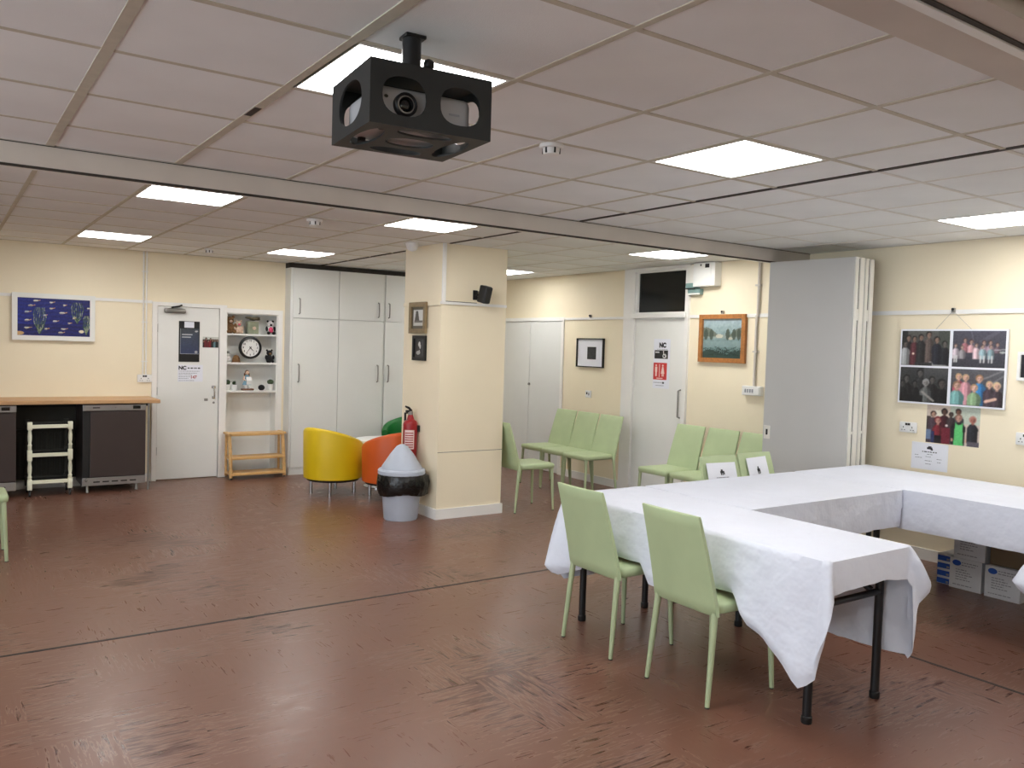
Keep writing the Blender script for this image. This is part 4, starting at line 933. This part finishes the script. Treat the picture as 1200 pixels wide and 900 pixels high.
def frame_thing(lab, cat, loc, rz, w_, h_, fw_, fd, fm, name='framed_picture', group=None, roll=0.0):
    t = thing(name, lab, cat, loc, rz, group)
    o = MB().box(-w_ / 2, w_ / 2, -fd, 0, h_ / 2 - fw_, h_ / 2).box(-w_ / 2, w_ / 2, -fd, 0, -h_ / 2, -h_ / 2 + fw_).box(-w_ / 2, -w_ / 2 + fw_, -fd, 0, -h_ / 2 + fw_, h_ / 2 - fw_).box(w_ / 2 - fw_, w_ / 2, -fd, 0, -h_ / 2 + fw_, h_ / 2 - fw_)
    fr_ = o.build('frame', fm, t)
    return t
def hook(lab, loc, rz):
    t = thing('picture_hook', lab, 'hook', loc, rz, 'picture rail hooks')
    MB().box(-0.012, 0.012, -0.022, -0.0, -0.012, 0.022).build('clip', 'satin', t); MB().ball((0, -0.024, 0.012), 0.011, 8, 6).build('knob', 'dark', t, True)
# sea painting
t = frame_thing('white-framed blue painting of fish and seaweed above the worktop', 'painting', (0.98, YA - 0.016, 1.768), 0, 0.755, 0.478, 0.048, 0.024, 'white', 'sea_painting')
cv = Canvas(150, 88, (16, 24, 96), 1.7).noise(7, 2)
cv.c += (np.sin(cv.v * 60 + np.sin(cv.u * 9) * 2)[..., None]) * np.array((2, 4, 10)) + (1 - cv.u)[..., None] * np.array((4, 12, 34)) * (cv.v > 0.3)[..., None]
rnd = random.Random(4)
def weed(cu, base, ht, wd, n):
    for k in range(n):
        s0 = (k - (n - 1) / 2) / n; px, pv = cu, base
        for q in range(8):
            f = (q + 1) / 8; nxu = cu + s0 * wd * math.sin(f * 2.4) * 1.2 + 0.006 * math.sin(q * 2 + k); nv = base + ht * f
            cv.line(px, pv, nxu, nv, 0.011 - 0.004 * f, rnd.choice([(74, 100, 74), (120, 140, 104), (52, 78, 62), (150, 160, 132)])); px, pv = nxu, nv
weed(0.30, 0.05, 0.70, 0.16, 7); weed(0.82, 0.36, 0.56, 0.16, 6); weed(0.95, 0.06, 0.50, 0.09, 5)
for (u_, v_, l) in [(.25, .93, .05), (.46, .90, .04), (.64, .84, .03), (.18, .80, .05), (.46, .74, .04), (.61, .63, .06), (.13, .63, .05), (.13, .41, .05), (.51, .40, .045), (.71, .36, .03), (.77, .50, .025), (.13, .21, .055), (.39, .19, .035), (.63, .20, .05), (.59, .10, .05), (.87, .14, .04), (.98, .78, .03), (.37, .55, .03)]:
    cv.ell(u_, v_, l * 0.72, 0.018, rnd.choice([(214, 212, 196), (196, 190, 170), (180, 190, 190)])); cv.line(u_ + l * 0.5, v_, u_ + l * 1.1, v_ + 0.012, 0.008, (214, 160, 110)); cv.ell(u_ - 0.01, v_ - 0.03, l * 0.5, 0.008, (120, 110, 120))
cv.ell(0.02, 0.06, 0.07, 0.05, (196, 160, 110)); cv.ell(0.88, 0.14, 0.035, 0.04, (228, 214, 190))
grid_print('canvas', cv, 0.66, 0.384, t, -0.33, -0.192, -0.008)
# notice board + papers on the far door
t = thing('door_poster', 'dark blue poster with black bands on the white door', 'poster', (2.318, YA - 0.0125, 1.557))
rbox(-0.112, 0.112, -0.008, 0, -0.228, 0.228, r=0.003).build('board', 'plastic_black', t)
cv = Canvas(40, 50, (58, 66, 80)).grad((52, 62, 96), (66, 72, 78)).noise(3, 1)
for q in range(7): cv.line(0.05, 0.62 - q * 0.05, 0.9 - 0.06 * q, 0.86 - 0.09 * q, 0.012, (70, 90, 120), 0.4)
cv.rect(0.08, 0.66, 0.75, 0.79, (186, 190, 196)); cv.rect(0.1, 0.58, 0.65, 0.69, (176, 182, 190)); cv.ell(0.87, 0.90, 0.08, 0.03, (190, 190, 190)); cv.ell(0.86, 0.08, 0.08, 0.05, (160, 164, 170)); cv.rect(0, 0.015, 0, 1, (190, 200, 205)); cv.rect(0, 1, 0, 0.02, (190, 195, 200))
grid_print('poster_sheet', cv, 0.20, 0.285, t, -0.098, -0.14, -0.0092)
rbox(-0.055, 0.05, -0.012, -0.008, 0.155, 0.222, r=0.001).build('white_card', 'paper', t)
t = thing('door_photo', 'small colour photo print beside the poster on the white door', 'photo', (2.552, YA - 0.0125, 1.556))
cv = Canvas(36, 28, (40, 30, 30), 1.4).noise(8, 1); cv.rect(0, 1, 0.75, 1, (196, 198, 192)); rnd = random.Random(2)
for k in range(7): cv.person(0.08 + k * 0.14, 0.95 - rnd.uniform(0, 0.25), 0.10, rnd.choice([(40, 30, 32), (120, 30, 36), (96, 32, 36), (90, 120, 130), (30, 36, 34)]), (40, 34, 30), (150, 120, 100))
grid_print('print', cv, 0.175, 0.122, t, -0.0875, -0.061, -0.002)
t = thing('door_notice', 'white notice with bold NC heading below the poster on the door', 'notice', (2.335, YA - 0.0125, 1.20))
box(-0.135, 0.135, -0.003, 0, -0.095, 0.095).build('sheet', 'paper', t)
lettering('heading', 'NC', 0.056, 'ink', t, -0.128, 0.042, -0.0032, bold=0.003)
strokes(MB(), [(-0.03, 0.05, 0.052), (0.055, 0.105, 0.052)], -0.0032, 0.013).build('text_line', 'ink', t)
strokes(MB(), [(-0.125, 0.10, 0.02), (-0.125, 0.07, -0.002), (-0.125, 0.02, -0.02), (-0.125, 0.0, -0.042), (-0.125, -0.02, -0.062), (-0.125, 0.04, -0.085)], -0.0032, 0.006).build('text_line', 'inkgrey', t)
lettering('figures', '147', 0.046, 'inkred', t, 0.0, -0.058, -0.0034, bold=0.0016)

# column pictures (face -x)
t = frame_thing('gilt-framed monochrome landscape hung on the side of the column', 'picture', (CX0 - 0.014, 7.005, 1.853), RW, 0.33, 0.295, 0.045, 0.022, 'gilt')
cv = Canvas(50, 44, (205, 206, 204), 1.1).noise(4, 1); cv.rect(0, 1, 0, 1, (92, 88, 76)); cv.rect(0.12, 0.88, 0.14, 0.86, (212, 214, 212)); cv.put((np.abs(cv.u - 0.4) < 0.18 - 0.25 * np.maximum(0, cv.v - 0.4)) & (cv.v > 0.3) & (cv.v < 0.8), (78, 76, 72)); cv.rect(0.12, 0.88, 0.14, 0.32, (196, 196, 190)); cv.rect(0.2, 0.85, 0.28, 0.38, (110, 108, 102))
grid_print('print', cv, 0.25, 0.215, t, -0.125, -0.1075, -0.006)
t = frame_thing('small black-framed photograph of pale figures on the side of the column', 'picture', (CX0 - 0.001, 6.99, 1.568), RW, 0.26, 0.236, 0.03, 0.018, 'plastic_black')
cv = Canvas(40, 40, (34, 34, 36)).noise(4, 1); cv.rect(0.72, 0.95, 0.1, 0.95, (58, 58, 62)); cv.ell(0.48, 0.70, 0.1, 0.13, (206, 206, 204)); cv.ell(0.56, 0.58, 0.08, 0.12, (200, 200, 200)); cv.ell(0.38, 0.25, 0.2, 0.1, (176, 176, 174)); cv.ell(0.48, 0.33, 0.06, 0.08, (190, 190, 190))
grid_print('print', cv, 0.204, 0.18, t, -0.102, -0.09, -0.006)
# right-hand wall pictures
t = frame_thing('black-framed pale mount with small dark square, above the wall switch', 'picture', (XB, 7.76, 1.562), RW, 0.50, 0.35, 0.012, 0.03, 'plastic_black')
box(-0.24, 0.24, -0.012, 0, -0.165, 0.165).build('mount', 'paper', t)
cv = Canvas(24, 24, (40, 42, 42)).noise(8, 1)
grid_print('print', cv, 0.165, 0.15, t, -0.055, -0.078, -0.0128)
hook('picture hook on the rail above the small black-framed picture', (XB - 0.014, 7.765, 2.0), RW)
t = frame_thing('oak-framed misty riverside picture beside the toilet door', 'picture', (XB, 5.705, 1.752), RW, 0.60, 0.485, 0.045, 0.035, 'framewood')
cv = Canvas(80, 64, (130, 150, 150), 1.25).grad((84, 112, 110), (168, 186, 190)).noise(6, 3)
cv.rect(0, 1, 0.50, 0.60, (150, 158, 150), 0.7); cv.put((cv.v > 0.55) & (cv.v < 0.66 + 0.12 * np.sin(cv.u * 7 + 1)), (96, 100, 84), 0.75); cv.put(cv.v < 0.16 + 0.06 * np.sin(cv.u * 8), (44, 66, 60), 0.9); cv.put((cv.v > 0.28) & (cv.v < 0.44), (140, 160, 160), 0.5)
for u_ in (0.08, 0.22, 0.63, 0.78, 0.9): cv.ell(u_, 0.6, 0.05, 0.14, (64, 76, 66), 0.85)
cv.ell(0.42, 0.56, 0.09, 0.05, (206, 200, 180), 0.8); cv.ell(0.7, 0.5, 0.05, 0.03, (196, 190, 170), 0.8)
for k in range(26): cv.line(random.random(), 0.08, random.random() * 0.02 + k / 26, 0.2 + random.random() * 0.1, 0.006, (36, 54, 50))
grid_print('print', cv, 0.52, 0.405, t, -0.26, -0.2025, -0.012)
hook('picture hook on the rail above the oak-framed picture', (XB - 0.014, 5.705, 2.01), RW)
# toilet door signs
t = thing('door_sign', 'white strip with NC lettering, wheelchair sign and red toilet sign', 'sign', (XB, 6.56, 1.47), RW)
box(-0.125, 0.125, -0.002, 0, -0.27, 0.27).build('backing', 'paper', t)
lettering('heading', 'NC', 0.068, 'ink', t, -0.04, 0.18, -0.0024, bold=0.005)
strokes(MB(), [(-0.07, 0.09, 0.155)], -0.0022, 0.006).build('text_line', 'inkgrey', t)
cv = Canvas(48, 24, (20, 20, 22), 2.0); cv.rect(0.06, 0.36, 0.66, 0.84, (200, 200, 200)); cv.ell(0.74, 0.34, 0.14, 0.26, (224, 224, 224)); cv.ell(0.74, 0.38, 0.09, 0.17, (20, 20, 22)); cv.ell(0.66, 0.86, 0.035, 0.07, (230, 230, 230)); cv.line(0.67, 0.78, 0.68, 0.48, 0.05, (230, 230, 230)); cv.line(0.68, 0.48, 0.8, 0.46, 0.05, (230, 230, 230)); cv.line(0.8, 0.46, 0.86, 0.2, 0.05, (230, 230, 230))
grid_print('wheelchair_sign', cv, 0.205, 0.092, t, -0.108, 0.055, -0.0035)
cv = Canvas(44, 44, (206, 58, 56)); W_ = (240, 214, 206)
cv.ell(0.2, 0.84, 0.06, 0.06, W_); cv.rect(0.12, 0.29, 0.46, 0.75, W_); cv.rect(0.15, 0.26, 0.2, 0.5, W_); cv.rect(0.43, 0.47, 0.16, 0.92, W_); cv.ell(0.7, 0.84, 0.06, 0.06, W_); cv.put((np.abs(cv.u - 0.7) < 0.05 + 0.2 * np.maximum(0, 0.75 - cv.v)) & (cv.v < 0.75) & (cv.v > 0.36), W_); cv.rect(0.64, 0.69, 0.2, 0.4, W_); cv.rect(0.72, 0.77, 0.2, 0.4, W_); cv.rect(0.25, 0.7, 0.06, 0.11, W_)
grid_print('toilet_sign', cv, 0.205, 0.185, t, -0.118, -0.175, -0.0035)
strokes(MB(), [(-0.11, 0.02, -0.212), (-0.08, 0.05, -0.243)], -0.0022, 0.008).build('text_line', 'inkgrey', t)
box(0.025, 0.05, -0.0026, -0.002, -0.218, -0.198).build('mark', 'ink', t)

# four-photo panel
t = thing('photo_panel', 'white panel of four group photographs hung by string from the rail', 'photo', (XB, 3.392, 1.545), RW)
MB().box(-0.415, 0.415, -0.03, -0.012, -0.298, 0.298).build('board', 'paper', t)
def group_photo(cv, people): 
    for a in people: cv.person(*a)
    return cv.noise(3, 1)
rnd = random.Random(12)
sk_ = (150, 122, 108)
a_ = Canvas(96, 70, (70, 72, 70), 1.38).grad((44, 44, 46), (92, 94, 90)); a_.rect(0, 0.12, 0.6, 1, (40, 42, 42)); a_.rect(0.77, 1, 0.5, 1, (70, 76, 70))
for (u_, tp, hr, b) in [(.14, .88, .08, (34, 34, 36)), (.57, .98, .085, (96, 84, 80)), (.27, .85, .075, (88, 44, 52)), (.41, .90, .08, (42, 42, 44)), (.74, .84, .085, (36, 38, 48)), (.90, .72, .08, (34, 36, 42))]: a_.person(u_, tp, hr, b, (30, 28, 28), sk_ if u_ < .8 else (110, 104, 100), 1.7)
a_.person(0.08, 0.70, 0.08, (170, 172, 174), (40, 38, 36), (110, 100, 96), 1.8); a_.ell(0.25, 0.34, 0.025, 0.03, (250, 232, 210)); a_.ell(0.62, 0.03, 0.06, 0.09, (180, 180, 178)); a_.ell(0.8, 0.0, 0.2, 0.04, (160, 160, 160)); a_.rect(0.3, 0.66, 0.0, 0.1, (50, 50, 52)); a_.noise(3, 1)
b_ = Canvas(96, 70, (64, 64, 74), 1.38).grad((58, 58, 66), (78, 78, 90)); b_.line(0.35, 1, 0.42, 0.6, 0.02, (120, 118, 130), 0.5); b_.line(0.55, 0.7, 0.85, 0.98, 0.05, (104, 102, 116), 0.5)
for (u_, tp, hr, b) in [(.24, .80, .055, (170, 110, 118)), (.36, .76, .06, (206, 160, 166)), (.60, .74, .055, (176, 150, 168)), (.72, .74, .055, (170, 146, 160)), (.85, .68, .05, (110, 90, 100))]: b_.person(u_, tp, hr, b, (70, 50, 46), (190, 156, 144), 1.8, 0.4)
for (u_, tp, b) in [(.06, .64, (210, 196, 206)), (.19, .60, (150, 146, 150)), (.46, .66, (216, 190, 196)), (.58, .62, (150, 178, 186)), (.73, .62, (130, 156, 164))]: b_.person(u_, tp, .05, b, (96, 74, 64), (196, 166, 154), 1.9, 0.22)
for u_ in (.04, .08, .55, .61, .70, .76): b_.rect(u_ - 0.015, u_ + 0.015, 0.13, 0.32, (206, 206, 206))
b_.line(0.8, 0.48, 1.0, 0.5, 0.014, (170, 170, 172)); b_.ell(0.95, 0.42, 0.06, 0.03, (176, 184, 180)); b_.noise(3, 1)
c_ = Canvas(96, 70, (40, 41, 42), 1.38).grad((26, 26, 28), (76, 78, 80)); c_.put((cv_u := c_.u) < 0.5, (44, 45, 46), 0.5); c_.rect(0.38, 0.5, 0.55, 1, (40, 40, 42))
for (u_, tp, hr, b, s_) in [(.14, .78, .10, (34, 34, 36), (92, 90, 88)), (.05, .62, .09, (30, 30, 32), (78, 76, 74)), (.42, .95, .1, (46, 46, 48), (96, 94, 92)), (.32, .62, .08, (30, 30, 32), (78, 76, 74)), (.68, .76, .09, (34, 34, 36), (100, 96, 94)), (.88, .70, .12, (24, 24, 26), (84, 78, 74))]: c_.person(u_, tp, hr, b, (26, 26, 28), s_, 1.8)
c_.person(0.55, 0.68, 0.10, (96, 98, 98), (150, 150, 150), (140, 138, 136), 1.7); c_.line(0.48, 0.30, 0.72, 0.06, 0.03, (150, 146, 142)); c_.rect(0, 0.5, 0, 0.2, (22, 22, 24)); c_.noise(3, 1)
d_ = Canvas(96, 70, (84, 84, 90), 1.38).grad((60, 60, 66), (90, 90, 96)); d_.line(0.55, 0.7, 1.0, 1.0, 0.02, (124, 124, 128)); d_.line(0.8, 0.65, 1.0, 0.85, 0.02, (118, 118, 122))
for (u_, tp, hr, b, hr_c) in [(.15, .88, .09, (196, 84, 110), (196, 160, 120)), (.29, .86, .09, (206, 150, 160), (198, 166, 130)), (.55, .86, .10, (60, 130, 190), (156, 116, 84)), (.74, .70, .09, (70, 56, 66), (200, 168, 130)), (.88, .68, .10, (66, 54, 62), (214, 188, 150))]: d_.person(u_, tp, hr, b, hr_c, (220, 176, 156), 1.8)
d_.person(0.12, 0.66, 0.11, (120, 172, 170), (134, 106, 82), (206, 164, 146), 1.9); d_.person(0.46, 0.60, 0.10, (140, 170, 130), (176, 140, 104), (226, 184, 164), 1.9); d_.line(0.68, 0.14, 0.86, 0.22, 0.04, (220, 180, 160)); d_.noise(3, 1)
for nm, cv_, x_, z_ in (('photograph', a_, -0.402, 0.008), ('photograph', b_, 0.012, 0.008), ('photograph', c_, -0.402, -0.285), ('photograph', d_, 0.012, -0.285)):
    cv_.soften(2).noise(5, 1); grid_print(nm, cv_, 0.39, 0.277, t, x_, z_, -0.0308)
MB().tube([(-0.14, -0.01, 0.296), (0, -0.03, 0.44), (0.14, -0.01, 0.296)], 0.0015, 5).build('hanging_string', 'satin', t)
hook('picture hook on the rail holding the panel of four photographs', (XB - 0.014, 3.392, 1.985), RW)
t = thing('group_photo', 'colour photo print with a person in a green apron', 'photo', (XB, 3.365, 1.095), RW)
e_ = Canvas(104, 78, (206, 190, 176), 1.33); e_.rect(0.45, 1, 0.55, 1, (186, 196, 182)); e_.rect(0.15, 0.32, 0.7, 0.87, (226, 222, 206)); e_.rect(0, 0.08, 0, 0.7, (70, 60, 56))
for (u_, tp, hr, b, h_, s_) in [(.13, .84, .075, (70, 56, 66), (50, 36, 32), (190, 150, 130)), (.34, .92, .08, (60, 20, 30), (24, 18, 18), (96, 66, 58)), (.60, .94, .075, (70, 76, 80), (40, 28, 26), (120, 80, 64)), (.47, .84, .06, (60, 50, 54), (30, 26, 26), (70, 56, 50))]: e_.person(u_, tp, hr, b, h_, s_, 1.9)
e_.person(0.22, 0.70, 0.09, (120, 38, 48), (120, 44, 50), (200, 150, 136), 1.5, 0.2); e_.rect(0.0, 0.09, 0.08, 0.35, (110, 130, 160)); e_.rect(0.1, 0.16, 0, 0.3, (40, 52, 96)); e_.rect(0.3, 0.46, 0.0, 0.42, (112, 34, 50)); e_.rect(0.17, 0.3, 0.0, 0.2, (26, 24, 28)); e_.ell(0.39, 0.48, 0.03, 0.03, (240, 232, 226))
e_.person(0.61, 0.80, 0.09, (24, 26, 26), (130, 96, 80), (196, 150, 134), 2.0); e_.put((np.abs(cv_ue := (e_.u - 0.62)) < 0.07 + 0.035 * (0.6 - e_.v)) & (e_.v < 0.58), (96, 196, 116)); e_.ell(0.62, 0.56, 0.05, 0.03, (26, 30, 28)); e_.ell(0.50, 0.13, 0.02, 0.05, (216, 170, 150)); e_.ell(0.76, 0.13, 0.02, 0.05, (216, 170, 150))
e_.person(0.87, 0.78, 0.09, (34, 36, 44), (180, 130, 116), (170, 110, 96), 1.55); e_.rect(0.78, 1, 0, 0.12, (96, 90, 100)); e_.noise(4, 1)
e_.soften(2).noise(5, 1); grid_print('print', e_, 0.414, 0.302, t, -0.207, -0.151, -0.0025)
t = thing('wall_notice', 'white printed notice on the wall just above the table edge', 'notice', (XB, 3.535, 0.832), RW)
box(-0.148, 0.148, -0.0015, 0, -0.11, 0.105).build('sheet', 'paper', t)
MB().box(-0.022, 0.022, -0.0021, -0.0015, 0.055, 0.072).box(-0.012, 0.014, -0.0021, -0.0015, 0.072, 0.08).box(0.008, 0.026, -0.0021, -0.0015, 0.048, 0.06).build('emblem', 'ink', t)
strokes(MB(), [(-0.06, 0.062, 0.03)], -0.0021, 0.007).build('text_line', 'ink', t)
strokes(MB(), [(-0.02, 0.025, 0.012), (-0.12, -0.09, 0.0), (-0.115, -0.06, -0.02), (-0.03, 0.02, -0.008), (-0.035, 0.02, -0.04), (-0.03, 0.015, -0.065), (0.06, 0.1, -0.02), (0.065, 0.1, -0.045)], -0.0021, 0.005).build('text_line', 'inkgrey', t)
t = frame_thing('white-framed dark picture cut off by the right picture edge', 'picture', (XB, 2.70, 1.574), RW, 0.42, 0.21, 0.022, 0.02, 'white')
grid_print('print', Canvas(30, 20, (36, 36, 42)).noise(16, 2), 0.376, 0.166, t, -0.188, -0.083, -0.006)

# ================================================================== CARTONS UNDER THE TABLE
def carton(lab, x, y0, y1, z0, z1, m, printed, depth=0.34, dx=0.0):
    t = thing('carton', lab, 'box', (x, (y0 + y1) / 2, z0), RW, 'cartons stacked under the table')
    w_ = abs(y1 - y0); h_ = z1 - z0
    rbox(-w_ / 2, w_ / 2, 0, depth, 0, h_, r=0.003).build('box_body', m, t)
    box(-w_ / 2 + 0.004, w_ / 2 - 0.004, depth / 2 - 0.025, depth / 2 + 0.025, h_ - 0.0002, h_ + 0.0008).build('tape', 'panelcream', t)
    if printed:
        MB().prism(superell(-w_ * 0.28, h_ * 0.84, 0.030, 0.020, 2, 20), lambda a, b, d: (a, d, b), -0.0012, 0).build('logo_oval', 'bluelab', t)
        strokes(MB(), [(-w_ * 0.12, w_ * 0.38, h_ * 0.86), (-w_ * 0.12, w_ * 0.30, h_ * 0.78)] + [(-w_ * 0.3, w_ * (0.05 + 0.1 * (k % 3)), h_ * (0.62 - 0.08 * k)) for k in range(5)] + [(-w_ * 0.38, w_ * 0.25, h_ * 0.12)], -0.001, 0.006).build('text_line', 'inkgrey', t)
    return t
c1 = carton('white carton with blue oval mark, on the floor beside the blue packs', 5.90, 3.02, 2.80, 0.0, 0.215, 'carton', True)
for k, nm in enumerate(('lowest', 'second from bottom', 'third from bottom', 'topmost')):
    t = thing('blue_pack', 'small blue and white pack beside the cartons, %s of four' % nm, 'box', (5.93, 3.075, k * 0.054), RW, 'blue packs under the table')
    rbox(-0.048, 0.046, 0, 0.3, 0.0, 0.0535, r=0.002).build('box_body', 'carton', t)
    box(-0.0475, 0.0455, -0.0012, 0, 0.004, 0.041).build('blue_label', 'bluelab', t)
    box(0.018, 0.036, -0.002, -0.0012, 0.010, 0.024).build('label_code', 'inkgrey', t)
carton('white carton resting on the carton beside the blue packs', 5.905, 3.0, 2.785, 0.216, 0.43, 'carton', True)
carton('white carton with blue oval mark, on the floor under the brown carton', 5.89, 2.775, 2.545, 0.0, 0.215, 'carton', True)
carton('brown carton lying on the white carton under the table', 5.93, 2.765, 2.50, 0.216, 0.40, 'kraft', False)
